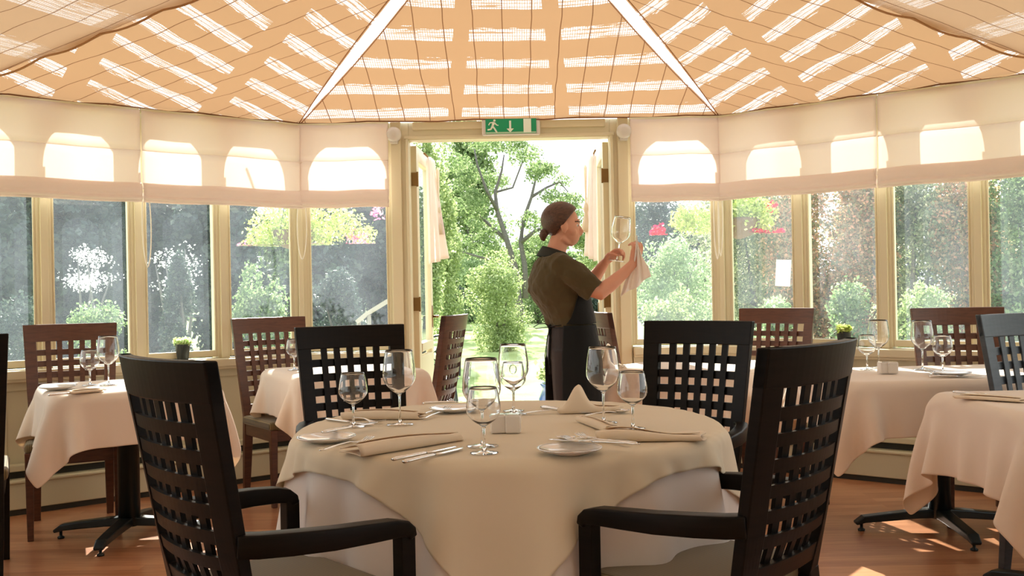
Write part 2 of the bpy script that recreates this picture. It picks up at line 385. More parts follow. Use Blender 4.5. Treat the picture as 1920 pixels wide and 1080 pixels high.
m = MB(); m.box((1.4, 0.09, -0.03), (1.34, 0.16, 0.07), M=MB0); trim(m, M_BRASS)
for xa, xb in ((0.0, 0.60), (2.20, 2.80)):
    m = MB(); m.box(((xa + xb) / 2, 0.09, 2.303), (xb - xa, 0.13, 0.022), M=MB0); trim(m)
for sgn, (a, b), nm in ((-1, (K[2], K[3]), 'left'), (1, (K[4], K[5]), 'right')):
    M, l = seg_M(a, b); low_wall('wall_side_' + nm, a, b)
    for i in range(4):
        window(M, l * i / 4 + 0.022, l * (i + 1) / 4 - 0.022)
    for i in range(1, 4): post(M, l * i / 4)
    m = MB(); m.box((l / 2, 0.09, 2.303), (l, 0.13, 0.022), M=M); trim(m)
for (x, y), ang in ((K[3], R(18.8)), (K[4], R(-18.8)), (K[2], R(53)), (K[5], R(-53))):
    m = MB(); T = Matrix.Translation((x, y, 0)) @ Matrix.Rotation(ang, 4, 'Z')
    m.box((0, 0.085, EZ / 2), (0.085, 0.13, EZ), M=T); m.box((0, 0.0, (0.79 + EZ) / 2), (0.03, 0.02, EZ - 0.79), M=T); trim(m)
for (a, b), nm in (((K[1], K[2]), 'left'), ((K[5], K[6]), 'right')):
    M, l = seg_M(a, b); low_wall('wall_near_' + nm, a, b)
    for i in range(4): window(M, l * i / 4 + 0.022, l * (i + 1) / 4 - 0.022)
    for i in range(1, 4): post(M, l * i / 4)
    m = MB(); m.box((l / 2, 0.09, 2.303), (l, 0.13, 0.022), M=M); trim(m)
for (a, b), nm in (((K[0], K[1]), 'left'), ((K[6], K[7]), 'right')):
    M, l = seg_M(a, b); low_wall('wall_' + nm, a, b)
    for i in range(8): window(M, l * i / 8 + 0.03, l * (i + 1) / 8 - 0.03)
    for i in range(1, 8): post(M, l * i / 8, 0.12)
    m = MB(); m.box((l / 2, 0.09, 2.303), (l, 0.13, 0.022), M=M); trim(m)
for (a, b), nm in (((K[7], K[0]), 'front'),):
    M, l = seg_M(a, b); m = MB(); m.box((l / 2, 0.06, 1.3), (l, 0.12, 2.6), M=M); tag(m.obj('wall_' + nm, M_PLASTER), kind='structure')

# roof fabric panels, all rising to one apex
AP = Vector((0, 4.2, 3.03)); AP2 = Vector((0, -3.0, 3.03))
E = [Vector((x, y, EZ)) for x, y in K]
ORANGE = (0.52, 0.300, 0.150)
def hip_pt(c, t, sag=0.0): return c.lerp(AP, t) - Vector((0, 0, sag * math.sin(math.pi * t)))
def panel(name, A, B, T1, T2, m, insetA=0.0, insetB=0.0, sag=0.03, scal=0.0, nu=40, nv=40, lift=0.0):
    """fabric quad: eave from A to B, top from T1 (above A) to T2 (above B)"""
    nrm = (B - A).cross(T1 - A).normalized()
    if nrm.z > 0: nrm = -nrm
    ed = (B - A).normalized()
    def fn(u, v):
        a = A.lerp(T1, v); b = B.lerp(T2, v)
        w_ = math.sin(math.pi * v)
        a = a + ed * (insetA * w_ * (1 + scal * math.sin(9 * math.pi * v))); b = b - ed * (insetB * w_ * (1 + scal * math.sin(9 * math.pi * v)))
        p = a.lerp(b, u) + nrm * (sag * math.sin(math.pi * u) ** 0.7 * math.sin(math.pi * min(1, v * 1.0)) + 0.006 * math.sin(v * 60) * math.sin(math.pi * u)) + Vector((0, 0, lift))
        return p
    mb = MB(); mb.grid(fn, nu, nv); o = mb.obj(name, m, None, True); return tag(o, kind='structure')
M_POLY = mat('milky_roof_glazing'); _n = M_POLY.node_tree; _n.nodes.remove(_n.nodes['Principled BSDF'])
_t = N(M_POLY, 'ShaderNodeBsdfTranslucent'); _t.inputs[0].default_value = (0.40, 0.42, 0.44, 1); L(M_POLY, _t.outputs[0], _n.nodes['Material Output'].inputs[0])
m = MB(); _e = [Vector((x * 1.05, y + (0.12 if y > 0 else 0), EZ + 0.03)) for x, y in K]; _u = Vector((0, 0, 0.09))
for i in range(1, 6): m.add([_e[i], _e[i + 1], AP + _u], [(0, 1, 2)])
m.add([_e[6], _e[7], AP2 + _u, AP + _u], [(0, 1, 2, 3)]); m.add([_e[1], _e[0], AP2 + _u, AP + _u], [(3, 2, 1, 0)])
tag(m.obj('ceiling_glazing', M_POLY), kind='structure')
HG = Vector((0.0, 0, 0))
m_door = ceiling_fabric('roof_fabric_over_doors', (1, 0, 0), (AP - Vector((0, Y0, EZ))), (0, Y0, EZ), ORANGE, period=0.31,
                        strip=[(Vector((1, 0.10, 0)), 0.36, 0.045), (Vector((1, -0.10, 0)), -0.36, 0.045)])
panel('ceiling_door_panel', E[3], E[4], AP, AP, m_door, insetA=0.055, insetB=0.055, sag=0.03)
for sg, a, b, nm in ((-1, E[3], E[2], 'left'), (1, E[4], E[5], 'right')):
    bd = Vector((-sg * 0.363, 1, 0)); ea = (b - a).normalized(); pr = Vector((-ea.y, ea.x, 0)); 
    if pr.y > 0: pr = -pr
    # project onto the panel plane
    nrm = (b - a).cross(AP - a).normalized(); bd.z = -(nrm.x * bd.x + nrm.y * bd.y) / nrm.z
    up = (pr + Vector((0, 0, -(nrm.x * pr.x + nrm.y * pr.y) / nrm.z)))
    # painted rafter shadows run up the slope
    mid = (a + b) / 2; strip_dir = ea
    ms = ceiling_fabric('roof_fabric_side_' + nm, bd, strip_dir, (a.x, a.y, a.z), ORANGE, open_=0.9, period=0.225,
                        strip=[(ea, -(0.62), 0.07), (ea, -(1.45), 0.07), (ea, 0.25, 0.10)])
    panel('ceiling_side_panel_' + nm, a, b, AP, AP, ms, insetA=0.03, insetB=-0.02, sag=0.02)
    c2 = E[1] if sg < 0 else E[6]
    mn = ceiling_fabric('roof_fabric_near_' + nm, (c2 - b), (AP - b), (b.x, b.y, b.z), (0.52, 0.32, 0.18), open_=0.35, period=0.5)
    panel('ceiling_near_panel_' + nm, b, c2, AP, AP, mn, insetA=-0.05, sag=0.02, scal=0.5, lift=-0.035)
    c3 = E[0] if sg < 0 else E[7]
    mr = ceiling_fabric('roof_fabric_rear_' + nm, (0, 1, 0), (AP - c2), (c2.x, c2.y, c2.z), (0.52, 0.32, 0.18), open_=0.5, period=0.5)
    panel('ceiling_rear_panel_' + nm, c2, c3, AP, AP2, mr, sag=0.02, lift=-0.02)
m = MB(); m.add([E[0], E[7], AP2], [(0, 1, 2)]); 
for i in range(len(E) - 1):     # cord line along the eaves
    pass
tag(m.obj('wall_gable', M_PLASTER), kind='structure')
M_EAVE = mat('brown_eave_cord', (0.20, 0.09, 0.04), 0.7)
m = MB()
for i in range(1, 6):
    a, b = E[i], E[i + 1]; d = (b - a).normalized(); n_ = Vector((d.y, -d.x, 0))
    pts = [a.lerp(b, t / 12) + n_ * 0.045 + Vector((0, 0, -0.004 - 0.006 * math.sin(t * 2.1))) for t in range(13)]
    m.sweep(pts, 0.005, seg=6)
trim(m, M_EAVE, 0.0005)
# thin dark piping along the hips
m = MB()
for c in (E[3], E[4]):
    for s_ in (-1, 1):
        pts = [hip_pt(c, t / 16, 0.0) + Vector((s_ * (0.004 + 0.05 * math.sin(math.pi * t / 16)) , 0, -0.012)) for t in range(17)]
        m.sweep(pts, 0.004, seg=5)
for c in (E[2], E[5]):
    pts = [hip_pt(c, t / 60, 0.0) + Vector((0.0, 0, -0.05 - 0.02 * abs(math.sin(t / 60 * 9 * math.pi)))) for t in range(61)]
    m.sweep(pts, 0.006, seg=5)
trim(m, mat('brown_piping', (0.35, 0.15, 0.06), 0.7), 0.0005)

# double doors, opened outwards
def door_leaf(nm, hx, ang, sg):
    root = empty('door_' + nm, (hx, Y0 + 0.15, 0.0), ang, kind='structure')   # local x = leaf width
    W_, T_, Hh = 0.66 * sg, 0.045, 2.18
    m = MB(); cx = lambda t: W_ * t
    m.box((cx(0.07), 0, Hh / 2), (0.09, T_, Hh)); m.box((cx(0.93), 0, Hh / 2), (0.09, T_, Hh))
    m.box((cx(0.5), 0, 0.38), (0.48, T_, 0.72)); m.box((cx(0.5), 0, Hh - 0.05), (0.48, T_, 0.10)); m.box((cx(0.5), 0, 0.80), (0.48, T_ + .012, 0.06))
    bevel(m.obj('leaf_frame', M_PAINT, root), 0.004, 2)
    m = MB(); m.add([(cx(0.13), 0, 0.82), (cx(0.87), 0, 0.82), (cx(0.87), 0, Hh - 0.08), (cx(0.13), 0, Hh - 0.08)], [(0, 1, 2, 3)])
    m.obj('door_pane', M_PANE, root)
    m = MB()
    for z in (0.25, 1.1, 1.95): m.box((0.0, -0.005, z), (0.012, 0.045, 0.09)); m.lathe([(0.006, z - 0.05), (0.006, z + 0.05)], 10, Matrix.Translation((0, -0.028, 0)))
    m.obj('hinge', M_BRASS, root)
    m = MB(); m.sweep([(cx(0.93), -sg * 0.0 - 0.02, 1.0), (cx(0.93), -0.07, 1.0), (cx(0.78), -0.07, 1.0)], 0.009, seg=8); m.box((cx(0.93), -0.024, 1.0), (0.035, 0.008, 0.16))
    m.obj('door_handle', M_BRASS, root, True)
    return root
DL = door_leaf('left', -0.655, R(86.5), 1); DR = door_leaf('right', 0.655, R(-91), -1)

# ------------------------------------------------------------------ roman blinds
def blind(M, x0, x1, label, cord=None, group='roman blinds around the conservatory', seed=0, zb=1.745):
    root = empty('roman_blind', M @ Vector(((x0 + x1) / 2, -0.07, 0)), 0, label, 'blind', group)
    inv = Matrix.Translation(root.location).inverted()
    def sheet(prof, th, name, mt, wav=0.004, nx=44):
        n = len(prof) - 1
        def fn(u, v):
            i = min(n - 1, int(v * n)); t = v * n - i
            d = prof[i][0] * (1 - t) + prof[i + 1][0] * t; z = prof[i][1] * (1 - t) + prof[i + 1][1] * t
            wv = wav * math.sin(u * 11 + seed + z * 2) + wav * 0.5 * math.sin(u * 29 + seed * 2)
            return inv @ (M @ Vector((x0 + (x1 - x0) * u, -0.07 - d + wv, z + 0.003 * math.sin(u * 9 + seed))))
        nv = (M.to_3x3() @ Vector((0, 1, 0))) * th
        mb = MB(); mb.slab(fn, nx, n * 3, lambda u, v: nv); return mb.obj(name, mt, root, True)
    sheet([(0.004, 2.29), (0.0, 2.18), (-0.002, 2.06), (0.010, 2.052), (0.0, 2.044), (-0.002, 1.94), (0.002, 1.82)], 0.0012, 'blind_fabric', M_BLIND)
    sheet([(0.002, 1.862), (0.014, 1.855), (0.026, 1.835), (0.030, 1.80), (0.022, 1.778)], 0.0015, 'upper_fold', M_BLINDF)
    sheet([(0.010, 1.815), (0.024, 1.785), (0.034, 1.770), (0.024, 1.757)], 0.0015, 'lower_fold', M_BLINDF)
    sheet([(0.002, 1.80), (0.014, 1.768), (0.018, zb + 0.01), (0.012, zb)], 0.0035, 'hem', M_BLINDF)
    mb = MB(); p = M @ Vector(((x0 + x1) / 2, -0.045, 2.292)); T = inv @ M
    mb.box(((x0 + x1) / 2, -0.045, 2.292), (x1 - x0, 0.035, 0.025), M=T); mb.obj('headrail', M_PAINT, root)
    for (cx, zl, wd) in (cord or []):
        mb = MB(); pts = []
        for t in range(25):
            a = t / 24; z = zl + (1.80 - zl) * abs(2 * a - 1) ** 1.6; xx = cx + wd * math.sin(math.pi * (a - 0.5)) * (0.35 + 0.65 * math.cos(math.pi * (a - 0.5)) ** 0.5) * 0.8
            pts.append(T @ Vector((xx, -0.075 - 0.012 * math.sin(a * 3), z)))
        mb.sweep(pts, 0.0035, seg=6); mb.obj('pull_cord', M_CORD, root, True)
    return root
MBl, Ll = seg_M(K[2], K[3]); MBr, Lr = seg_M(K[4], K[5])
blind(MB0, 0.01, 0.605, 'cream roman blind just left of the garden doors', [(0.03, 1.41, 0.055)], seed=1)
blind(MB0, 2.195, 2.79, 'cream roman blind just right of the garden doors', [(2.75, 1.36, 0.03)], seed=2)
blind(MBl, Ll / 2 + .005, Ll - 0.01, 'second cream roman blind left of the garden doors, looped cord at its left end', [(Ll / 2 + .02, 1.36, 0.045)], seed=3)
blind(MBl, 0.02, Ll / 2 - .005, 'cream roman blind above the leftmost window panes', seed=4)
blind(MBr, 0.01, Lr / 2 - .005, 'second cream roman blind right of the garden doors, above the red flowers', [(0.03, 1.38, 0.03)], seed=5)
blind(MBr, Lr / 2 + .005, Lr - 0.02, 'cream roman blind above the rightmost window panes', seed=6)
ML3, l3 = seg_M(K[1], K[2]); MR3, r3 = seg_M(K[5], K[6])
# small curtain gathered on each open door leaf
def door_curtain(root, sg, label, wd):
    M = root.matrix_world if False else Matrix.Translation(root.location) @ Matrix.Rotation(root.rotation_euler.z, 4, 'Z')
    c = empty('door_curtain', M @ Vector((0.33 * sg, -0.02, 1.75)), root.rotation_euler.z, label, 'curtain', 'gathered curtains on the open doors')
    def fn(u, v):
        z = 0.38 - 0.74 * v + 0.10 * (u - 0.2) * v; k = 0.55 + 0.45 * math.sin(min(1, v * 1.4) * 1.57)
        x = sg * ((-0.20 + 0.42 * u) * k); y = -0.028 - 0.022 * (1 + math.sin(u * 24 + v * 2)) - (0.10 * v * (1 - abs(2 * u - 1)) * wd)
        return (x, y, z)
    mb = MB(); mb.slab(fn, 40, 24, lambda u, v: (0, 0.002, 0)); mb.obj('curtain_fabric', M_BLIND, c, True)
    mb = MB(); mb.sweep([(-0.25 * sg, -0.045, 0.385), (0.25 * sg, -0.045, 0.385)], 0.007, seg=8); mb.obj('curtain_rod', M_BRASS, c, True)
    mb = MB(); T = Matrix.Translation((0.02 * sg, -0.10, 0))
    mb.lathe([(0.006, 0.32), (0.012, 0.30), (0.006, 0.05), (0.016, 0.03), (0.020, 0.0), (0.012, -0.02), (0.030, -0.10), (0.036, -0.16)], 14, T); mb.obj('tassel', M_OVER, c, True)
    return c
door_curtain(DL, 1, 'white gathered curtain with tassel on the left open door', 1.0)
door_curtain(DR, -1, 'white gathered curtain with tassel on the right open door', 0.5)

# emergency exit sign and the two round fittings on the door frame
M_GREEN = mat('exit_green', (0.0, 0.27, 0.115), 0.4); M_SIGNW = mat('sign_white', (0.75, 0.80, 0.70), 0.4); M_GREY = mat('grey_white_plastic', (0.62, 0.58, 0.55), 0.35)
M_CLEAR = mat('clear_acrylic', (0.8, 0.8, 0.78), 0.1)
es = empty('exit_sign', atY(958, 238, Y0 - 0.03), 0, 'green emergency exit sign with running figure above the doors', 'exit sign')
mb = MB(); mb.box((0, 0, 0), (0.385, 0.03, 0.112)); bevel(mb.obj('sign_housing', M_GREY, es), 0.012, 3)
mb = MB(); mb.box((0, -0.017, 0.002), (0.335, 0.006, 0.098)); mb.obj('green_panel', M_GREEN, es)
mb = MB(); Yf = -0.0225
def lim(a, b, r, r2=None): mb.sweep([(a[0], Yf, a[1]), (b[0], Yf, b[1])], [r, r2 or r], 0.0015, seg=8, up=(0, 1, 0))
mb.ball((-0.108, Yf, 0.040), (0.008, 0.002, 0.008), 12)
lim((-0.112, 0.030), (-0.121, 0.004), 0.009, 0.007); lim((-0.112, 0.028), (-0.138, 0.026), 0.004); lim((-0.138, 0.026), (-0.147, 0.010), 0.0035)
lim((-0.108, 0.026), (-0.094, 0.010), 0.004); lim((-0.094, 0.010), (-0.082, 0.008), 0.0035)
lim((-0.121, 0.004), (-0.108, -0.014), 0.006); lim((-0.108, -0.014), (-0.092, -0.040), 0.0055)
lim((-0.122, 0.004), (-0.132, -0.018), 0.006); lim((-0.132, -0.018), (-0.155, -0.020), 0.005)
mb.obj('running_figure', M_SIGNW, es, True)
mb = MB(); mb.box((-0.005, Yf, 0.010), (0.013, 0.003, 0.055)); mb.add([(-0.029, Yf - .001, -0.014), (0.019, Yf - .001, -0.014), (-0.005, Yf - .001, -0.040)], [(0, 1, 2)]); mb.obj('down_arrow', M_SIGNW, es)
mb = MB(); mb.box((0.108, Yf, 0.003), (0.050, 0.003, 0.090)); mb.obj('door_symbol', M_SIGNW, es)
mb = MB(); mb.box((-0.0, Yf, -0.041), (0.330, 0.002, 0.010)); mb.obj('floor_line', mat('sign_pale_green', (0.35, 0.55, 0.38), 0.4), es)
for px, py, lb in ((738, 252, 'round pale grey fitting on the door post left of the exit sign'), (1170, 246, 'round pale grey fitting on the door post right of the exit sign')):
    s_ = empty('wall_sensor', atY(px, py, Y0 - 0.05), 0, lb, 'sensor', 'round fittings either side of the doors')
    T = Matrix.Rotation(R(90), 4, 'X')
    mb = MB(); mb.lathe([(0.046, -0.05), (0.050, 0.0), (0.046, 0.022), (0.034, 0.036), (0.018, 0.042)], 28, T); mb.obj('sensor_dome', M_GREY, s_, True)
    mb = MB(); mb.box((0, 0.02, -0.048), (0.05, 0.05, 0.02)); bevel(mb.obj('bracket', M_GREY, s_), 0.005, 2)

# ------------------------------------------------------------------ chairs
CH_Z = 1.045
def make_chair(name, label, wd, arms):
    root = empty(name, label=label, cat='chair')
    def yb(z): return -0.20 - 0.105 * max(0, (z - 0.44)) / 0.60 - 0.05 * max(0, (0.44 - z)) / 0.44 * 1.0
    def hw(z): return 0.205 + 0.03 * max(0, (z - 0.44)) / 0.6
    def P(s, z, off=0.0): return Vector((s * hw(z), yb(z) - 0.040 * (1 - s * s) * min(1, max(0, (z - 0.40) / 0.2)) - off, z))
    def strip(mb, s0, s1, z0, z1, off, th, nu=8, nv=10):
        mb.slab(lambda u, v: P(s0 + (s1 - s0) * u, z0 + (z1 - z0) * v, off), nu, nv, lambda u, v: (0, -th, 0))
    for sx in (-1, 1):
        mb = MB(); a, b = (0.74, 1.0) if sx > 0 else (-1.0, -0.74); strip(mb, a, b, 0.44, CH_Z, 0, 0.030, 5, 14)
        bevel(mb.obj('back_stile', wd, root), 0.003, 2)
        mb = MB(); mb.sweep([(sx * 0.180, yb(z) - 0.014, z) for z in (0.0, 0.15, 0.30, 0.46)], [0.017, 0.021, 0.024, 0.026], [0.016, 0.018, 0.02, 0.018], rect=True, up=(0, 1, 0))
        bevel(mb.obj('leg', wd, root), 0.003, 2)
        mb = MB(); zt = 0.61 if arms else 0.43; xx = 0.268 if arms else 0.200; yy = 0.140 if arms else 0.215
        mb.sweep([(sx * xx, yy, z) for z in (0.0, 0.2, 0.43, zt)][:4 if arms else 3], [0.014, 0.017, 0.020, 0.020][:4 if arms else 3], rect=True, up=(0, 1, 0))
        bevel(mb.obj('leg', wd, root), 0.003, 2)
        if arms:
            mb = MB(); pts = [(sx * 0.200, -0.250, 0.640), (sx * 0.226, -0.215, 0.639), (sx * 0.250, -0.15, 0.637), (sx * 0.272, -0.06, 0.634), (sx * 0.280, 0.03, 0.632), (sx * 0.276, 0.10, 0.628), (sx * 0.271, 0.131, 0.622), (sx * 0.269, 0.146, 0.612), (sx * 0.268, 0.151, 0.597)]
            mb.sweep(pts, 0.023, [0.026, 0.026, 0.026, 0.025, 0.023, 0.021, 0.019, 0.016, 0.012], rect=True)
            bevel(mb.obj('armrest', wd, root, True), 0.006, 3)
    mb = MB(); strip(mb, -1, 1, 0.952, CH_Z, -0.001, 0.032, 20, 4); bevel(mb.obj('top_rail', wd, root), 0.004, 2)
    mb = MB(); strip(mb, -0.76, 0.76, 0.485, 0.535, -0.001, 0.028, 20, 3); bevel(mb.obj('lower_rail', wd, root), 0.003, 2)
    mb = MB()
    for i in range(5):
        s0 = -0.74 + 1.48 * (i + 1) / 6; strip(mb, s0 - 0.058, s0 + 0.058, 0.52, 0.96, 0.004, 0.010, 2, 12)
    nr = 6
    for i in range(nr):
        z = 0.535 + (0.952 - 0.535) * (i + 1) / (nr + 1); strip(mb, -0.75, 0.75, z - 0.0155, z + 0.0155, 0.014, 0.012, 18, 1)
    mb.obj('lattice', wd, root)
    mb = MB()
    for y in (-0.19, 0.145 if arms else 0.205): mb.box((0, y, 0.395), (0.40, 0.024, 0.065))
    for x in (-0.195, 0.195): mb.box((x, -0.02 if arms else 0.01, 0.395), (0.024, 0.33 if arms else 0.39, 0.065))
    bevel(mb.obj('seat_rail', wd, root), 0.003, 1)
    mb = MB(); mb.box((0, -0.018 if arms else 0.012, 0.45), (0.50 if arms else 0.445, 0.37 if arms else 0.43, 0.05)); bevel(mb.obj('seat_pad', M_SEAT, root), 0.02, 4)
    return root
ARM = make_chair('armchair', 'x', M_DARK, True)
SIDE = make_chair('dining_chair', 'x', M_BROWN, False)
SLATE = make_chair('dining_chair', 'x', M_SLATE, False)
CG = 'dark lattice-backed dining chairs'
def place(proto, first, x, y, fx, fy, label, dark=False):
    o = proto if first else copy_tree(proto)
    put(o, (x, y, 0), math.atan2(-fx, fy), label, CG); return o
# positions are of the seat centre; back top sits 0.3 m behind
def cpos(bx, by, fx, fy):
    l = math.hypot(fx, fy); fx /= l; fy /= l; return bx + fx * 0.315, by + fy * 0.315, fx, fy
def chair_at(proto, first, bx, by, fx, fy, label):
    x, y, fx, fy = cpos(bx, by, fx, fy); return place(proto, first, x, y, fx, fy, label)
chair_at(ARM, True, -0.785, 2.195, 0.74, 0.68, 'black lattice-back armchair in the left foreground, seen from behind')
chair_at(ARM, False, 0.697, 2.285, -0.74, 0.67, 'black lattice-back armchair in the right foreground, seen from behind')
chair_at(ARM, False, -0.685, 4.09, 0.42, -0.90, 'dark armchair behind the round table, left of the waiting person')
chair_at(ARM, False, 0.735, 3.86, -0.60, -0.80, 'dark armchair behind the round table, right of the waiting person')
chair_at(SIDE, True, -2.42, 5.30, 0.42, -0.90, 'brown lattice-back chair at the leftmost window table')
chair_at(SIDE, False, -1.49, 5.92, 0.58, -0.80, 'brown lattice-back chair by the window behind the left foreground table')
chair_at(SIDE, False, -0.345, 5.72, -0.97, 0.22, 'brown chair seen edge-on in the doorway, left of the waiting person')
chair_at(SIDE, False, 0.53, 5.72, 0.88, 0.10, 'brown chair partly hidden behind the waiting person')
chair_at(SIDE, False, 1.58, 5.80, -0.62, -0.80, 'brown lattice-back chair under the autumn-leaf window, right of the doors')
chair_at(SIDE, False, 2.36, 5.14, -0.15, -1.0, 'brown lattice-back chair behind the window table on the right')
chair_at(SLATE, True, 2.13, 4.02, 0.28, -0.96, 'blue-grey lattice-back chair at the right edge')
DSIDE = make_chair('dining_chair', 'x', M_DARK, False)
chair_at(DSIDE, True, -2.27, 3.85, -0.45, 0.90, 'black chair cut off by the left edge of the picture')

# ------------------------------------------------------------------ cloth simulation (position based, numpy)
def drape(sx, sy, n, m, collide, rot=0.0, steps=190, iters=14, z0=0.756, seed=1, org=(0, 0)):
    rng = np.random.RandomState(seed)
    u = np.linspace(-sx / 2, sx / 2, n); v = np.linspace(-sy / 2, sy / 2, m); U, V = np.meshgrid(u, v, indexing='ij')
    c, s = math.cos(rot), math.sin(rot)
    X = np.stack([U * c - V * s + org[0], U * s + V * c + org[1], np.full_like(U, z0) + 0.002 * rng.rand(n, m)], -1)
    Pv = X.copy(); hx = sx / (n - 1); hy = sy / (m - 1); dg = math.hypot(hx, hy)
    con = []
    def addc(a, b, L0, k): con.append((a, b, L0, k))
    S = slice
    for p in (0, 1):
        e = (n - 1 - p) // 2 * 2
        addc((S(p, p + e, 2), S(None)), (S(p + 1, p + 1 + e, 2), S(None)), hx, 1.0)
        e = (m - 1 - p) // 2 * 2
        addc((S(None), S(p, p + e, 2)), (S(None), S(p + 1, p + 1 + e, 2)), hy, 1.0)
        e = (n - 1 - p) // 2 * 2
        addc((S(p, p + e, 2), S(0, m - 1)), (S(p + 1, p + 1 + e, 2), S(1, m)), dg, 0.35)
        addc((S(p, p + e, 2), S(1, m)), (S(p + 1, p + 1 + e, 2), S(0, m - 1)), dg, 0.35)
    for p in (0, 1, 2, 3):
        idx = np.arange(p, n - 2, 4); addc((idx, S(None)), (idx + 2, S(None)), 2 * hx, 0.25)
        idx = np.arange(p, m - 2, 4); addc((S(None), idx), (S(None), idx + 2), 2 * hy, 0.25)
    dt = 0.016; g = np.array([0, 0, -9.8 * dt * dt])
    for st in range(steps):
        Vv = (X - Pv) * (0.97 if st < steps * 0.7 else 0.85); Pv = X.copy(); X = X + Vv + g
        for it in range(iters):
            for a, b, L0, k in con:
                A = X[a]; B = X[b]; d = B - A; l = np.sqrt((d * d).sum(-1, keepdims=True)) + 1e-9
                q = d * (0.5 * k * (l - L0) / l); X[a] = A + q; X[b] = B - q
            if it % 3 == 2 or it == iters - 1: X = collide(X, Pv)
    return X
def cloth_obj(name, X, m, parent=None, th=0.0016):
    n, k, _ = X.shape; v = X.reshape(-1, 3)
    f = [(i * k + j, (i + 1) * k + j, (i + 1) * k + j + 1, i * k + j + 1) for i in range(n - 1) for j in range(k - 1)]
    o = raw(name, v, f, m, parent)
    mo = o.modifiers.new('s', 'SUBSURF'); mo.levels = 2; mo.render_levels = 2
    so = o.modifiers.new('t', 'SOLIDIFY'); so.thickness = th; so.offset = 1
    return o
def box_collider(hx, hy, top=0.752, r=0.004):
    def f(X, Pv):
        x, y, z = X[..., 0], X[..., 1], X[..., 2]
        ins = (abs(x) < hx + r) & (abs(y) < hy + r) & (z < top)
        up = ins & (z > top - 0.03)
        dx = hx + r - abs(x); dy = hy + r - abs(y); dz = top - z
        m_up = ins & (dz <= np.minimum(dx, dy)); m_x = ins & ~m_up & (dx <= dy); m_y = ins & ~m_up & ~m_x
        X[..., 2] = np.where(m_up, top, z); X[..., 0] = np.where(m_x, np.sign(x) * (hx + r), x); X[..., 1] = np.where(m_y, np.sign(y) * (hy + r), y)
        fr = m_up[..., None]; X[..., :2] = np.where(fr, X[..., :2] * 0.2 + Pv[..., :2] * 0.8, X[..., :2])
        return X
    return f
def skirt_r(ang, z, Rr):      # outline of the long under-cloth
    k = np.clip((0.74 - z) / 0.74, 0, 1)
    return Rr + 0.006 + k * 0.10 + k ** 0.6 * 0.048 * (np.sin(ang * 17 + 0.9 * np.sin(ang * 3)) - 0.4) * 1.0 + k * 0.012 * np.sin(ang * 31 + 1)
def round_collider(Rr, top=0.7545):
    def f(X, Pv):
        x, y, z = X[..., 0], X[..., 1], X[..., 2]; r = np.sqrt(x * x + y * y) + 1e-9
        rr = np.maximum(Rr + 0.006, skirt_r(np.arctan2(y, x), z, Rr) + 0.006)
        ins = (r < rr) & (z < top); dz = top - z; dr = rr - r
        m_up = ins & (dz <= dr) & (r < Rr + 0.006); m_r = ins & ~m_up
        X[..., 2] = np.where(m_up, top, z); k = np.where(m_r, rr / r, 1.0); X[..., 0] *= k; X[..., 1] *= k
        fr = m_up[..., None]; X[..., :2] = np.where(fr, X[..., :2] * 0.2 + Pv[..., :2] * 0.8, X[..., :2])
        return X
    return f

# ------------------------------------------------------------------ tables
def pedestal_table(name, label, hx, hy, loc, rz, group, foot_rot=0.0, flen=0.37):
    root = empty(name, loc, rz, label, 'table', group)
    mb = MB(); mb.box((0, 0, 0.729), (hx * 2 - 0.06, hy * 2 - 0.06, 0.022)); bevel(mb.obj('tabletop', M_BROWN, root), 0.004, 2)
    mb = MB(); mb.lathe([(0.052, 0.06), (0.052, 0.69), (0.12, 0.70), (0.12, 0.718)], 28); mb.obj('pedestal', M_METALBLK, root, True)
    for k in range(4):
        a = foot_rot + k * math.pi / 2 - rz; d = Vector((math.cos(a), math.sin(a), 0)); mb = MB()
        mb.sweep([d * t + Vector((0, 0, z)) for t, z in ((0.0, 0.085), (0.12, 0.078), (0.25, 0.066), (flen - 0.04, 0.056), (flen, 0.036))], [0.034, 0.030, 0.027, 0.026, 0.022], [0.022, 0.020, 0.018, 0.016, 0.008], rect=True)
        ft = bevel(mb.obj('foot', M_METALBLK, root, False), 0.006, 2)
        mb = MB(); mb.lathe([(0.016, 0.0), (0.017, 0.008), (0.007, 0.014), (0.007, 0.036)], 12, Matrix.Translation(d * (flen - 0.03))); mb.obj('leveller', M_METALBLK, ft, True)
    return root
HS = 0.385
SQ = drape(1.19, 1.19, 45, 45, box_collider(HS, HS), seed=3)
def square_table(loc, rz, tl, cl, foot=0.0):
    pedestal_table('dining_table', tl, HS, HS, (loc[0], loc[1], 0), rz, 'pedestal tables by the windows', foot)
    if not hasattr(square_table, 'me'):
        o = cloth_obj('tablecloth', SQ, M_CLOTH); square_table.me = o.data; square_table.o = o
    else: o = square_table.o.copy(); C.objects.link(o)
    tag(o, cl, 'tablecloth', 'cloths on the window tables'); put(o, (loc[0], loc[1], 0), rz); return o
TA = (-1.91, 4.78, R(30)); TB = (-0.97, 5.52, R(-62)); TC = (1.04, 5.40, R(52)); TD = (2.02, 4.62, R(3)); TE = (2.005, 3.44, R(1.5))
square_table(TA[:2], TA[2], 'pedestal table at the leftmost window with black cross base', 'ivory cloth with hanging corners on the leftmost window table', R(0))
square_table(TB[:2], TB[2], 'small table behind the left armchair, beside the open door', 'ivory cloth on the table left of the doorway', R(20))
square_table(TC[:2], TC[2], 'small table behind the waiting person, right of the doorway', 'ivory cloth on the table right of the doorway', R(20))
_o1 = square_table.o; square_table.o = cloth_obj('tablecloth', drape(1.29, 1.29, 47, 47, box_collider(HS, HS), seed=8), M_CLOTH); C.objects.unlink(square_table.o)
square_table(TE[:2], TE[2], 'table at the right edge, nearest on that side', 'ivory cloth with pointed corner at the right edge, nearest table on that side', R(30))
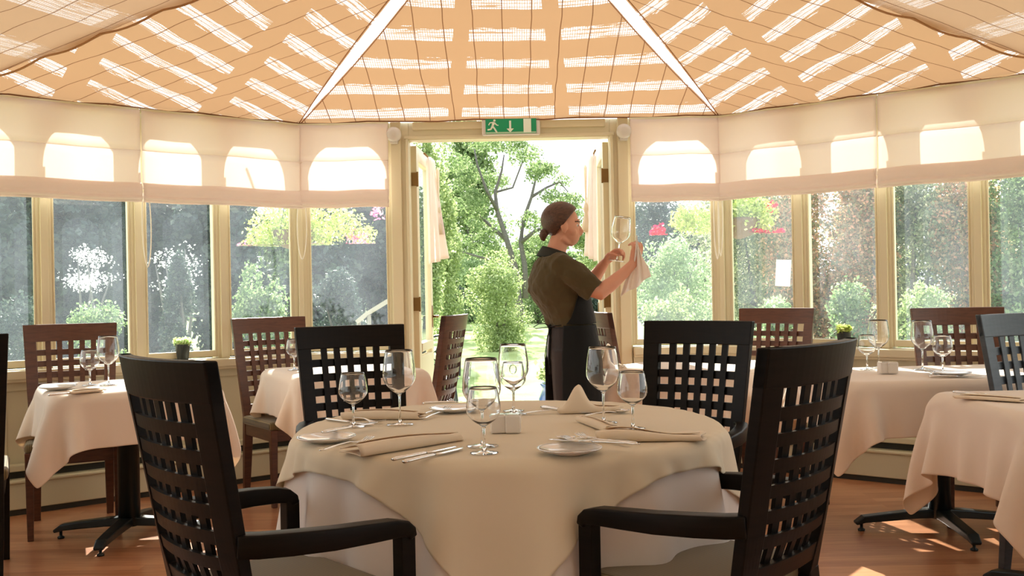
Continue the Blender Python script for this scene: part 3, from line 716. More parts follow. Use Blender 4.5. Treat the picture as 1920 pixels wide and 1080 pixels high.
pedestal_table('dining_table', 'long window table on the right with black cross base', 0.60, 0.385, (TD[0], TD[1], 0), TD[2], 'pedestal tables by the windows', R(-2), 0.40)
RX = drape(1.62, 1.19, 57, 45, box_collider(0.60, 0.385), seed=5)
o = cloth_obj('tablecloth', RX, M_CLOTH); put(o, (TD[0], TD[1], 0), TD[2]); tag(o, 'ivory cloth on the long window table on the right', 'tablecloth', 'cloths on the window tables')
# round table
TR, TX, TY = 0.672, -0.018, 3.09
root = empty('round_table', (TX, TY, 0), 0, 'large round dining table in the foreground, legs hidden by cloths', 'table')
mb = MB(); mb.lathe([(TR - 0.02, 0.715), (TR - 0.015, 0.722), (TR - 0.015, 0.738), (TR - 0.02, 0.742)], 72); mb.obj('tabletop', M_BROWN, root)
mb = MB(); mb.lathe([(0.06, 0.03), (0.06, 0.715)], 24); mb.lathe([(0.28, 0.0), (0.28, 0.02), (0.08, 0.05)], 32); mb.obj('pedestal', M_METALBLK, root, True)
def _uc(u, v):
    a = 2 * math.pi * u
    if v < 0.12: r = (TR - 0.002) * (v / 0.12) + 0.001; z = 0.746
    else: z = 0.746 - (v - 0.12) / 0.88 * 0.739; r = float(skirt_r(np.array(a if a < math.pi else a - 2 * math.pi), z, TR)) - 0.002
    return (r * math.cos(a), r * math.sin(a), z)
mb = MB(); mb.grid(_uc, 260, 30); o = mb.obj('tablecloth', M_UNDER, None, True); put(o, (TX, TY, 0)); tag(o, 'white floor-length under-cloth gathered round the round table', 'tablecloth')
OV = drape(1.45, 1.45, 61, 61, round_collider(TR), rot=R(45 - 2), seed=9, steps=200)
o = cloth_obj('tablecloth', OV, M_OVER); put(o, (TX, TY, 0)); tag(o, 'beige square overlay cloth draped cornerwise over the round table', 'tablecloth')

# ------------------------------------------------------------------ garden
GZ = -0.12
M_LAWN = mat('sunny_lawn', (0.2, 0.3, 0.06), 0.9, spec=0.1)
_n = noise(M_LAWN, mapped(M_LAWN, (1, 1, 1)), 0.6, 5, 0.65); L(M_LAWN, ramp(M_LAWN, _n, [(0.3, (0.22, 0.30, 0.08)), (0.6, (0.45, 0.52, 0.22)), (0.8, (0.55, 0.58, 0.32))]), M_LAWN.node_tree.nodes['Principled BSDF'].inputs['Base Color'])
_n2 = noise(M_LAWN, mapped(M_LAWN, (1, 1, 1)), 40, 3); bump(M_LAWN, _n2, 0.6, 0.05)
m = MB(); m.add([(-90, 6.2, GZ), (90, 6.2, GZ), (90, 120, GZ), (-90, 120, GZ)], [(0, 1, 2, 3)]); m.add([(-90, -12, GZ), (90, -12, GZ), (90, 6.2, GZ), (-90, 6.2, GZ)], [(0, 1, 2, 3)])
tag(m.obj('lawn', M_LAWN), kind='structure')
M_PAVE = mat('pale_paving', (0.55, 0.50, 0.42), 0.8)
m = MB(); m.box((0.3, 8.4, GZ + 0.015), (5.5, 3.4, 0.03)); tag(m.obj('terrace', M_PAVE), kind='structure')

rngf = np.random.RandomState(11)
def leaf_mesh(name, blobs, n, size, mt, parent=None, shell=0.55, flat=0.0, rng=rngf):
    bl = np.array([list(c) + list(r if hasattr(r, '__len__') else (r, r, r)) for c, r in blobs], float)
    vol = bl[:, 3] * bl[:, 4] * bl[:, 5]; pr = vol ** 0.7; pr /= pr.sum()
    k = rng.choice(len(bl), n, p=pr); d = rng.normal(size=(n, 3)); d /= np.linalg.norm(d, axis=1, keepdims=True)
    rad = shell + (1 - shell) * rng.rand(n, 1) ** 0.6; rad *= 1 + 0.10 * rng.normal(size=(n, 1))
    c = bl[k, :3] + d * bl[k, 3:] * rad
    a = rng.normal(size=(n, 3)); a[:, 2] *= (1 - flat); a /= np.linalg.norm(a, axis=1, keepdims=True)
    b = np.cross(a, rng.normal(size=(n, 3))); b /= np.linalg.norm(b, axis=1, keepdims=True)
    s = size * (0.6 + 0.8 * rng.rand(n, 1))
    v = np.stack([c - a * s * 0.5, c + b * s * 0.3, c + a * s * 0.5, c - b * s * 0.3], 1).reshape(-1, 3)
    v[:, 2] = np.maximum(v[:, 2], GZ + 0.005)
    me = bpy.data.meshes.new(name); me.vertices.add(4 * n); me.vertices.foreach_set('co', v.ravel())
    me.loops.add(4 * n); me.loops.foreach_set('vertex_index', np.arange(4 * n, dtype=np.int32))
    me.polygons.add(n); me.polygons.foreach_set('loop_start', np.arange(0, 4 * n, 4, dtype=np.int32)); me.polygons.foreach_set('loop_total', np.full(n, 4, dtype=np.int32))
    me.update(); me.validate(); me.materials.append(mt)
    o = bpy.data.objects.new(name, me); C.objects.link(o)
    if parent: o.parent = parent
    return o
M_BARK = wood('grey_bark', (0.11, 0.10, 0.095), (0.18, 0.16, 0.145), 0.9, (3, 3, 10))
LG = leaf_mat('mid_green_leaf', (0.11, 0.17, 0.07), (0.23, 0.30, 0.14), (0.42, 0.47, 0.28))  # greens lifted and greyed: garden haze painted into the leaf colours
LB = leaf_mat('bright_green_leaf', (0.19, 0.25, 0.11), (0.36, 0.43, 0.20), (0.56, 0.60, 0.38))
LD = leaf_mat('dark_blue_green_leaf', (0.03, 0.05, 0.04), (0.065, 0.09, 0.07), (0.13, 0.15, 0.12), 0.3)
LP = leaf_mat('pale_grey_green_leaf', (0.20, 0.28, 0.14), (0.36, 0.44, 0.24), (0.55, 0.60, 0.40))
LA = leaf_mat('autumn_leaf', (0.16, 0.20, 0.09), (0.55, 0.38, 0.24), (0.80, 0.42, 0.28))
LO = leaf_mat('olive_leaf', (0.13, 0.17, 0.08), (0.32, 0.35, 0.20), (0.66, 0.58, 0.42))
LW = leaf_mat('white_fleck_leaf', (0.75, 0.75, 0.72), (0.9, 0.9, 0.88))  # white leaf cards making pale flecks among the dark trees
def xat(px, Y): return ray(px, HZ)[0] * Y
def zat(py, Y): return H - (py - HZ) / F * Y
def blobs_in(cx, cy, z0, z1, rx, ry, n, rs=0.35, rng=rngf, top=0.6):
    out = []
    for i in range(n):
        t = rng.rand(); z = z0 + (z1 - z0) * t; k = math.sqrt(max(0.05, 1 - (2 * t - 1) ** 2)) * (1 if t > 0.5 else 1.0)
        a = rng.rand() * 6.28; q = math.sqrt(rng.rand()) * k * (1 - rs)
        out.append(((cx + q * rx * math.cos(a), cy + q * ry * math.sin(a), z), (rx * rs * (0.7 + 0.6 * rng.rand()), ry * rs * (0.7 + 0.6 * rng.rand()), (z1 - z0) * rs * 0.5 * (0.7 + 0.6 * rng.rand()))))
    return out
def plant(kind, px, Y, ytop, width_px, mt, n, size, label, cat, group=None, zb=GZ, stems=5, nb=16, shell=0.5, dx=0.0, depth=None):
    x = xat(px, Y); wr = width_px * Y / F / 2; zt = zat(ytop, Y)
    root = empty(kind, (x, Y, GZ), 0, label, cat, group)
    ry = depth or min(wr, 1.6); bl = blobs_in(0, 0, zb - GZ + 0.0, zt - GZ, wr, ry, nb)
    bl = [((c[0], c[1], max(c[2], r[2] * 0.6)), r) for c, r in bl]
    f = leaf_mesh('foliage', bl, n, size, mt, root, shell)
    me = f.data; a = np.empty(len(me.vertices) * 3); me.vertices.foreach_get('co', a); a = a.reshape(-1, 3); a[:, 2] = np.maximum(a[:, 2], 0.005); me.vertices.foreach_set('co', a.ravel())
    mb = MB(); r0 = 0.02 + 0.03 * (zt - GZ) / 3
    for k in range(stems):
        c, r = bl[k % len(bl)]; e = Vector(c); b = Vector((random.uniform(-.08, .08), random.uniform(-.08, .08), 0))
        mid = (b + e) / 2 + Vector((random.uniform(-.1, .1), random.uniform(-.1, .1), 0.1))
        mb.sweep([b, (b + mid) / 2 + Vector((0, 0, .05)), mid, (mid + e) / 2, e], [r0, r0 * .8, r0 * .6, r0 * .4, r0 * .15], seg=7)
    mb.obj('stem', M_BARK, root, True)
    return root
# the open tree in the doorway, with a forked trunk
def doorway_tree():
    Y = 30; x = xat(968, Y); root = empty('tree', (x, Y, GZ), 0, 'open-crowned tree with forked trunk framed in the doorway', 'tree')
    mb = MB(); tips = []
    def P(px, py, dy=0): return Vector((xat(px, Y) - x, dy, zat(py, Y) - GZ))
    def br(pts, r0, r1):
        n = len(pts); mb.sweep(pts, [r0 + (r1 - r0) * i / (n - 1) for i in range(n)], seg=9); tips.append(pts[-1]); tips.append(pts[-2])
    br([P(975, 625), P(972, 560), P(966, 500), P(952, 450), P(935, 395), P(932, 360), P(945, 320), P(950, 290)], 0.13, 0.02)
    br([P(985, 560), P(985, 500), P(978, 455), P(985, 410), P(1000, 370), P(1010, 330), P(1020, 300, .3)], 0.10, 0.02)
    br([P(952, 450), P(925, 425, .3), P(900, 400, .5), P(870, 380, .6)], 0.07, 0.02); br([P(935, 395), P(915, 355, -.4), P(900, 310, -.4), P(895, 280, -.3)], 0.06, 0.02)
    br([P(978, 455), P(1005, 435, -.3), P(1035, 425, -.4), P(1060, 440, -.4)], 0.07, 0.02); br([P(1000, 370), P(1030, 350, .4), P(1055, 340, .4), P(1070, 360, .4)], 0.05, 0.015)
    br([P(966, 500), P(930, 490, -.4), P(895, 480, -.6), P(865, 470, -.6)], 0.06, 0.02); br([P(932, 360), P(965, 350, .3), P(985, 300, .4), P(975, 275, .4)], 0.04, 0.015)
    mb.obj('trunk', M_BARK, root, True)
    rg = np.random.RandomState(5); bl = []
    spots = [(870, 300), (900, 275), (930, 270), (965, 285), (995, 290), (1025, 305), (1050, 335), (1070, 370), (1080, 410), (870, 345), (895, 330), (860, 385), (880, 420), (860, 455), (900, 460), (930, 470), (1010, 330), (1040, 365), (1060, 400), (1040, 430), (1010, 455), (1065, 445), (905, 390), (935, 330), (890, 370), (1000, 420), (915, 430), (985, 470), (1045, 460), (1090, 440)]
    for px, py in spots:
        for q in range(2):
            c = P(px + rg.uniform(-14, 14), py + rg.uniform(-12, 12), rg.uniform(-1.2, 1.2)); r = rg.uniform(0.22, 0.42); bl.append((tuple(c), (r * 1.2, r, r * 0.8)))
    leaf_mesh('foliage', bl, 17000, 0.085, LG, root, 0.3)
doorway_tree()
# trees and shrubs seen through the doors
G1 = 'trees and shrubs beyond the doors'
plant('tree', 800, 19, 230, 135, LB, 13000, 0.075, 'bright-leaved tree crowding the left edge of the doorway', 'tree', G1, zb=0.9, nb=22)
plant('tree', 880, 42, 250, 185, LG, 22000, 0.17, 'tall hazy green tree behind the forked tree, to its left', 'tree', G1, zb=0.2, nb=34)
plant('shrub', 935, 21, 497, 150, LB, 13000, 0.06, 'rounded bright green shrub on the lawn below the forked tree', 'shrub', G1, nb=30)
plant('shrub', 845, 32, 545, 80, LD, 5000, 0.08, 'low dark clipped shrub left of the rounded bright shrub', 'shrub', G1)
plant('shrub', 835, 27, 430, 110, LB, 9000, 0.08, 'tall light green shrub just inside the left door edge', 'shrub', G1, nb=24)
plant('shrub', 1110, 30, 440, 110, LB, 8000, 0.09, 'yellow-green shrub right of the waiting person', 'shrub', G1, nb=24)
plant('shrub', 1010, 38, 455, 190, LG, 10000, 0.11, 'broad green shrubbery behind the tree trunk', 'shrub', G1, nb=30)
plant('shrub', 885, 40, 490, 190, LP, 8000, 0.11, 'pale shrubbery along the far lawn edge', 'shrub', G1, nb=24)
plant('shrub', 1120, 22, 560, 70, LD, 4000, 0.06, 'dark low shrub beside the right door', 'shrub', G1)
# right-hand windows
G2 = 'shrubs outside the windows right of the doors'
plant('tree', 1225, 34, 375, 150, LD, 9000, 0.12, 'blue-green conifer mass outside the window right of the doors', 'tree', G2, nb=26)
plant('shrub', 1265, 19, 470, 190, LP, 11000, 0.07, 'pale silvery shrub outside the window right of the doors', 'shrub', G2, nb=26)
plant('shrub', 1260, 12.5, 560, 150, LB, 6000, 0.05, 'low yellow-green bush under the silvery shrub', 'shrub', G2, nb=18)
plant('tree', 1330, 30, 372, 130, LO, 8000, 0.10, 'leafy olive tree behind the hanging flower basket on the right', 'tree', G2, nb=22)
for px, Y, yt, wd, mt, lb in ((1405, 14, 330, 190, LO, 'olive hedge shrub left of the autumn-coloured hedge'), (1500, 13, 335, 170, LA, 'first autumn-coloured hedge shrub, orange tinged'), (1610, 12.5, 330, 190, LA, 'middle autumn-coloured hedge shrub, densest orange'), (1720, 12, 320, 190, LO, 'grey-green hedge shrub between autumn shrubs'), (1830, 11.5, 315, 190, LA, 'autumn hedge shrub near the right edge'), (1930, 11, 310, 190, LG, 'dark green hedge shrub at the far right edge')):
    plant('hedge_shrub', px, Y, yt, wd, mt, 24000, 0.05, lb, 'hedge', 'hedge outside the right-hand windows', nb=34, depth=0.8)
for px, Y, yt, wd, mt, lb in ((1450, 11, 590, 130, LP, 'low pale bush under the left end of the autumn hedge'), (1590, 10.5, 575, 150, LG, 'low green bush under the middle of the autumn hedge'), (1740, 10, 560, 150, LB, 'bright low bush under the right end of the autumn hedge'), (1870, 10, 590, 130, LG, 'low green bush at the far right window')):
    plant('shrub', px, Y, yt, wd, mt, 6000, 0.045, lb, 'shrub', 'low bushes under the autumn hedge', nb=18, depth=0.5)
# left-hand windows
G3 = 'dark trees outside the left-hand windows'
for px, Y, yt, wd, mt, lb in ((-230, 17, 300, 220, LD, 'dark evergreen left of the leftmost pane'), (-40, 17, 300, 220, LD, 'dark evergreen at the far left window'), (120, 20, 300, 220, LD, 'dark evergreen behind the white-flecked shrub, second from the left'), (270, 22, 290, 220, LD, 'dark evergreen behind the middle left panes'), (430, 21, 290, 200, LD, 'dark evergreen left of the pink hanging basket'), (590, 22, 300, 200, LD, 'dark evergreen behind the pink hanging basket'), (720, 24, 300, 150, LD, 'dark evergreen against the left door post')):
    plant('evergreen_tree', px, Y, yt, wd, mt, 16000, 0.17, lb, 'tree', G3, nb=34)
plant('shrub', 170, 16, 455, 150, LW, 900, 0.045, 'white-flecked shrub outside the second left pane', 'shrub', zb=1.35, nb=26)
plant('shrub', 335, 15.5, 450, 150, LW, 500, 0.04, 'white-flecked shrub outside the third left pane', 'shrub', zb=1.2, nb=26)
plant('shrub', 335, 13, 480, 75, LD, 6000, 0.05, 'dark conical conifer outside the third left pane', 'shrub', nb=18)
plant('shrub', 485, 12, 520, 130, LG, 8000, 0.05, 'fresh green bush outside the pane left of the pink basket', 'shrub', nb=22)
plant('shrub', 170, 11.5, 575, 180, LG, 7000, 0.045, 'mid-green low bush outside the second left pane', 'shrub', nb=18, depth=0.6)
plant('shrub', 10, 12, 560, 180, LD, 7000, 0.05, 'dark low bush outside the leftmost pane', 'shrub', nb=18, depth=0.6)
plant('shrub', 640, 13, 520, 150, LD, 8000, 0.05, 'dark bush behind the wooden handrail', 'shrub', nb=22)
for i, px in enumerate((-100, 120, 330, 540, 760, 1000, 1230, 1440, 1650, 1860, 2060)):
    plant('tree', px, 58 + (i % 3) * 3, 470 if 850 < px < 1150 else 410, 280, LG if i % 2 else LD, 9000, 0.32, 'distant tree in the belt closing off the garden behind the lawn', 'tree', 'distant trees behind the lawn', nb=30)

# hanging baskets of fuchsia outside
M_PINK = leaf_mat('pink_petals', (0.75, 0.12, 0.28), (0.9, 0.35, 0.5), (0.95, 0.8, 0.85)); M_RED = leaf_mat('red_petals', (0.6, 0.02, 0.06), (0.8, 0.08, 0.12))
LF = leaf_mat('yellow_green_leaf', (0.30, 0.38, 0.10), (0.50, 0.56, 0.20), (0.75, 0.75, 0.45))
def basket(px, py, Y, sc, label, petals, blobs, fl, seed):
    rg = np.random.RandomState(seed); c = atY(px, py, Y); root = empty('hanging_basket', c, 0, label, 'hanging basket', 'flower baskets hanging outside')
    mb = MB(); mb.lathe([(0.02, -0.16), (0.10, -0.13), (0.16, -0.05), (0.17, 0.0), (0.15, 0.0)], 20); mb.obj('basket', mat('coir_liner', (0.16, 0.10, 0.05), 0.9), root, True)
    mb = MB()
    for k in range(3):
        a = k * 2.094; mb.sweep([(0.16 * math.cos(a), 0.16 * math.sin(a), 0), (0, 0, 0.55)], 0.003, seg=5)
    mb.sweep([(0, 0, 0.55), (0, 0, 0.62), (0, -(Y - Y0) * 0.5, 0.70), (0, -(Y - Y0 - 0.13), 2.27 - c.z)], 0.007, seg=6); mb.obj('chain', M_METALBLK, root)
    leaf_mesh('foliage', [((x * sc, y * sc, z * sc), r * sc) for x, y, z, r in blobs], 5200, 0.032, LF, root, 0.3, rng=rg)
    leaf_mesh('flower', [((x * sc, y * sc, z * sc), r * sc) for x, y, z, r in fl], 520, 0.034, petals, root, 0.3, rng=rg)
basket(552, 432, 7.7, 1.2, 'hanging basket of pink and white fuchsia left of the doors', M_PINK, [(0, 0, .05, .22), (-.16, .05, 0, .18), (.2, 0, .05, .18), (-.2, -.05, -.12, .14), (.35, 0, .04, .12), (.46, 0, -.04, .09), (-.05, 0, -.14, .15), (.12, 0, -.12, .14)], [(-.3, -.05, -.14, .08), (-.24, -.08, -.26, .09), (-.12, 0, -.3, .07), (.42, -.03, -.08, .08), (.5, 0, -.14, .05), (.55, 0, .1, .05), (.15, -.1, -.24, .07)], 3)
basket(1385, 410, 7.6, 1.05, 'hanging basket with red and pink flowers right of the doors', M_RED, [(0, 0, .08, .2), (-.1, 0, .0, .16), (.14, 0, .02, .15), (-.3, 0, -.02, .12), (-.42, 0, .0, .1)], [(.12, -.08, -.14, .07), (.2, 0, -.14, .06), (.3, 0, -.12, .05), (.24, 0, .08, .05), (-.6, 0, -.1, .07)], 4)
# timber handrail, iron garden chair, blue pot outside
M_RAIL = mat('weathered_timber', (0.36, 0.33, 0.26), 0.8)
root = empty('handrail', atY(697, 560, 9.5) * 1.0, 0, 'pale timber handrail outside, left of the doors', 'handrail'); root.location.z = GZ
mb = MB(); x0_ = atY(668, 545, 9.5).x - root.location.x
mb.sweep([(x0_, 0, 1.02), (x0_ + 0.10, 0, 1.10), (x0_ + 0.34, 0, 1.24)], 0.03, 0.02, rect=True); mb.obj('rail', M_RAIL, root)
for dxp in (0.02, 0.12): mb = MB(); mb.sweep([(x0_ + dxp, 0, 0.0), (x0_ + dxp, 0, 1.03 + dxp * .5)], 0.02, seg=8); mb.obj('post', M_RAIL, root, True)
g = atY(822, 690, 9.6); root = empty('garden_chair', (g.x, 9.6, GZ + 0.03), 0, 'black wrought iron garden chair outside the doorway', 'garden chair')
mb = MB(); mb.lathe([(0.20, 0.40), (0.21, 0.41), (0.20, 0.42)], 20); mb.obj('seat', M_METALBLK, root)
mb = MB()
for k in range(5):
    x = -0.17 + 0.085 * k; mb.sweep([(x, 0.18, 0.42), (x * 0.6 + 0.04, 0.2, 0.55), (x * 1.2 - 0.04, 0.22, 0.66), (x, 0.23, 0.78)], 0.008, seg=6)
mb.sweep([(-0.2, 0.17, 0.42), (-0.21, 0.22, 0.72), (-0.1, 0.23, 0.81), (0, 0.23, 0.83), (0.1, 0.23, 0.81), (0.21, 0.22, 0.72), (0.2, 0.17, 0.42)], 0.011, seg=8)
mb.sweep([(-0.15, 0.2, 0.6), (0, 0.21, 0.5), (0.15, 0.2, 0.6), (0, 0.22, 0.7), (-0.15, 0.2, 0.6)], 0.007, seg=6); mb.obj('backrest', M_METALBLK, root, True)
for sx in (-1, 1):
    for sy in (-1, 1): mb = MB(); mb.sweep([(sx * 0.14, sy * 0.14, 0.41), (sx * 0.19, sy * 0.19, 0.0)], 0.012, seg=8); mb.obj('leg', M_METALBLK, root, True)
g = atZ(1014, 790, GZ + .03); g = Vector((xat(1052, 7.6), 7.6, GZ + 0.03)); root = empty('planter', g, 0, 'blue glazed planter outside behind the waiting person', 'planter')
mb = MB(); mb.lathe([(0.11, 0.0), (0.17, 0.12), (0.20, 0.28), (0.19, 0.42), (0.16, 0.50), (0.18, 0.53), (0.17, 0.54), (0.145, 0.50)], 28); mb.obj('pot', mat('blue_glaze', (0.08, 0.16, 0.38), 0.2, coat=0.6), root, True)
leaf_mesh('foliage', [((0, 0, 0.62), (0.2, 0.2, 0.14)), ((0.1, 0, 0.7), 0.12)], 900, 0.05, LB, root, 0.3)

# ------------------------------------------------------------------ tableware
TZ = 0.7575
def make_glass(name, hh, rb, rr, label):
    root = empty(name, label=label, cat='wine glass'); zb = hh * 0.40; th = 0.0011; n = 18
    out = []
    for i in range(n + 1):
        t = i / n; a = -math.pi / 2 + t * (math.pi * 0.5 + 0.98)
        # bowl: rounded bottom, widest at ~45 %, narrowing to the rim
        z = zb + (hh - zb) * t; 
        r = rb * math.sin(min(1.0, t / 0.42) * math.pi / 2) ** 0.75 if t < 0.42 else rb + (rr - rb) * ((t - 0.42) / 0.58) ** 1.6
        out.append((max(r, 0.004), z))
    inn = [(max(0.0015, r - th), z + (0.002 if i < 3 else 0)) for i, (r, z) in enumerate(out)]
    mb = MB(); mb.lathe([(0.0035, zb - 0.001)] + out + inn[::-1], 40); mb.obj('bowl', M_GLASS, root, True)
    mb = MB(); mb.lathe([(0.006, 0.006), (0.0042, 0.02), (0.0034, zb * 0.5), (0.0036, zb - 0.006), (0.006, zb - 0.0015)], 16); mb.obj('stem', M_GLASS, root, True)
    mb = MB(); rf = rb * 0.80; mb.lathe([(rf, 0.0), (rf + 0.0006, 0.0012), (rf * 0.6, 0.0028), (0.009, 0.0055)], 40); mb.obj('foot', M_GLASS, root, True)
    return root
BIG = make_glass('wine_glass', 0.240, 0.053, 0.043, 'x'); SMALL = make_glass('wine_glass', 0.172, 0.0455, 0.036, 'x')
_used = set()
def inst(proto, loc, rz, label, group):
    o = proto if proto.name not in _used else copy_tree(proto); _used.add(proto.name); return put(o, loc, rz, label, group)
GR = 'wine glasses on the round table'; GF = 'wine glasses on the window tables'
def onT(px, py, z=TZ): return atZ(px, py, z)
for p, px, py, lb in ((BIG, 750, 796, 'tall wine glass at the back left of the round table'), (SMALL, 663, 800, 'small wine glass at the back left of the round table'),
                      (BIG, 905, 836, 'tall wine glass at the front centre of the round table'), (SMALL, 908, 849, 'small wine glass at the front centre of the round table, nearest the camera'),
                      (BIG, 964, 776, 'tall wine glass behind the salt and pepper pots'), (SMALL, 963, 770, 'small wine glass hidden behind the tall one by the salt and pepper pots'),
                      (BIG, 1132, 792, 'tall wine glass at the right of the round table, behind the wavy napkin'), (SMALL, 1187, 803, 'small wine glass at the right of the round table, behind the wavy napkin')):
    inst(p, onT(px, py), 0.3 * px, lb, GR)
for p, px, py, lb in ((BIG, 204, 722, 'tall wine glass on the leftmost window table'), (SMALL, 169, 722, 'small wine glass on the leftmost window table'), (SMALL, 552, 693, 'small wine glass on the table left of the doorway'),
                      (BIG, 1730, 693, 'tall wine glass at the right end of the long right-hand window table'), (SMALL, 1768, 697, 'small wine glass at the right end of the long right-hand window table'),
                      (BIG, 1648, 689, 'tall wine glass at the left end of the long right-hand window table'), (SMALL, 1626, 693, 'small wine glass at the left end of the long right-hand window table')):
    inst(p, onT(px, py), 0.3 * px, lb, GF)

def make_plate():
    root = empty('side_plate', label='x', cat='plate'); mb = MB()
    mb.lathe([(0.045, 0.0), (0.048, 0.002), (0.078, 0.011), (0.084, 0.0145), (0.0835, 0.0165), (0.077, 0.0145), (0.052, 0.0062), (0.0, 0.0058)], 56); mb.obj('dish', M_CHINA, root, True)
    mb = MB(); mb.lathe([(0.0838, 0.0148), (0.0846, 0.0158), (0.0838, 0.0168), (0.0828, 0.0164)], 56, close=True); mb.obj('silver_rim', M_CHROME, root, True); return root
PL = make_plate()
for px, py, lb in ((612, 828, 'side plate with knife at the left of the round table'), (850, 772, 'side plate at the back of the round table, left of the pots'), (1068, 850, 'side plate with crossed cutlery at the front right of the round table'),
                   (108, 730, 'side plate on the leftmost window table'), (1785, 704, 'side plate on the long right-hand window table')):
    p = onT(px, py, TZ); inst(PL, (p.x, p.y, TZ), 0, lb, 'white side plates')
def make_knife():
    root = empty('table_knife', label='x', cat='knife'); mb = MB()
    mb.sweep([(-0.11, 0, 0.004), (-0.10, 0, 0.0045), (-0.05, 0, 0.0045), (-0.008, 0, 0.004), (0.0, 0, 0.0035)], [0.005, 0.0065, 0.0058, 0.0042, 0.003], [0.003, 0.004, 0.0038, 0.003, 0.0022], seg=10); mb.obj('handle', M_CHROME, root, True)
    mb = MB(); mb.sweep([(0.0, 0, 0.004), (0.02, 0, 0.004), (0.07, 0.001, 0.004), (0.098, 0.002, 0.004), (0.108, 0.004, 0.004)], [0.004, 0.0088, 0.0092, 0.007, 0.0015], 0.0008, seg=8); mb.obj('blade', M_CHROME, root, True); return root
def make_spoon():
    root = empty('spoon', label='x', cat='spoon'); mb = MB()
    mb.sweep([(-0.10, 0, 0.006), (-0.085, 0, 0.006), (-0.04, 0, 0.009), (0.01, 0, 0.010), (0.035, 0, 0.006), (0.045, 0, 0.004)], [0.004, 0.0065, 0.0036, 0.0024, 0.004, 0.006], 0.0012, seg=8); mb.obj('handle', M_CHROME, root, True)
    mb = MB()
    def fb(u, v):
        a = 2 * math.pi * u; r = v; x = 0.066 + 0.026 * r * math.cos(a); y = 0.0165 * r * math.sin(a); return (x, y, 0.001 + 0.0075 * r * r)
    mb.slab(fb, 20, 6, lambda u, v: (0, 0, 0.0008)); mb.obj('bowl', M_CHROME, root, True); return root
def make_fork():
    root = empty('fork', label='x', cat='fork'); mb = MB()
    mb.sweep([(-0.10, 0, 0.006), (-0.085, 0, 0.006), (-0.04, 0, 0.009), (0.01, 0, 0.010), (0.035, 0, 0.006), (0.055, 0, 0.0035)], [0.004, 0.0065, 0.0036, 0.0024, 0.005, 0.0115], 0.0012, seg=8); mb.obj('handle', M_CHROME, root, True)
    mb = MB()
    for k in range(4): y = -0.0093 + 0.0062 * k; mb.sweep([(0.05, y, 0.0035), (0.075, y, 0.004), (0.10, y, 0.011)], [0.0022, 0.002, 0.0010], 0.001, seg=6)
    mb.obj('tine', M_CHROME, root, True); return root
KN, SP, FK = make_knife(), make_spoon(), make_fork()
def lay(proto, p0, p1, label, z=TZ, group='cutlery on the round table', tilt=0.0):
    """handle end at p0, tip at p1 (points on the cloth seen in the picture)"""
    a, b = onT(*p0), onT(*p1); d = b - a; c = (a + b) / 2
    o = inst(proto, (c.x, c.y, z), math.atan2(d.y, d.x), label, group); o.rotation_euler[1] = tilt; o.scale = (1.12, 1.25, 1.2); return o
lay(KN, (733, 866), (862, 839), 'table knife left of its neighbour, in front of the rolled napkin')
lay(KN, (760, 869), (868, 843), 'table knife nearest the camera, in front of the rolled napkin')
lay(KN, (618, 822), (700, 806), 'knife resting on the left side plate', z=TZ + 0.017)
lay(FK, (607, 848), (690, 828), 'fork beside the left side plate, half under the rolled napkin')
lay(KN, (612, 788), (700, 799), 'knife behind the small back left wine glass')
lay(FK, (640, 785), (720, 796), 'fork behind the small back left wine glass')
lay(SP, (798, 787), (842, 774), 'spoon left of the back side plate')
lay(FK, (790, 782), (835, 770), 'fork crossing the spoon left of the back side plate')
lay(KN, (822, 766), (890, 763), 'knife on the back side plate', z=TZ + 0.017)
lay(KN, (1020, 766), (1100, 776), 'knife left of the peaked napkin', )
lay(SP, (1000, 777), (1075, 772), 'spoon left of the peaked napkin')
lay(SP, (1105, 782), (1165, 775), 'spoon in front of the peaked napkin')
lay(SP, (1150, 830), (1066, 826), 'spoon behind the crossed cutlery, left of the wavy napkin')
lay(FK, (1180, 838), (1085, 820), 'fork behind the crossed cutlery, left of the wavy napkin')
lay(KN, (1205, 848), (1020, 838), 'knife lying across the front right side plate', z=TZ + 0.017)
lay(FK, (1180, 852), (1075, 843), 'fork lying across the front right side plate', z=TZ + 0.021)
lay(KN, (93, 743), (185, 733), 'knife on the leftmost window table', group='cutlery on the window tables')
lay(SP, (1738, 700), (1752, 706), 'spoon left of the plate on the long right-hand window table', group='cutlery on the window tables')
lay(KN, (1748, 708), (1845, 707), 'knife right of the plate on the long right-hand window table', group='cutlery on the window tables')
lay(KN, (1800, 738), (1900, 745), 'knife on the nearest right-hand table', group='cutlery on the window tables')
# salt and pepper pots
def pot(px, py, rz, label, group, first):
    p = onT(px, py)
    if first:
        root = empty('condiment_pot', label='x', cat='condiment pot'); mb = MB(); mb.box((0, 0, 0.027), (0.046, 0.046, 0.054)); bevel(mb.obj('body', M_CHINA, root), 0.006, 3)
        mb = MB(); mb.box((0, 0, 0.0548), (0.034, 0.034, 0.002)); mb.obj('shaker_top', M_CHROME, root); pot.o = root
    return put(pot.o if first else copy_tree(pot.o), (p.x, p.y, TZ), rz, label, group)
pot(934, 811, 0.10, 'left white china pot of the pair on the round table', 'salt and pepper pots', True)
pot(963, 811, -0.08, 'right white china pot of the pair on the round table', 'salt and pepper pots', False)
pot(1657, 700, 0.1, 'left white pot of the pair on the right-hand window table', 'salt and pepper pots', False)
pot(1673, 700, -0.1, 'right white pot of the pair on the right-hand window table', 'salt and pepper pots', False)

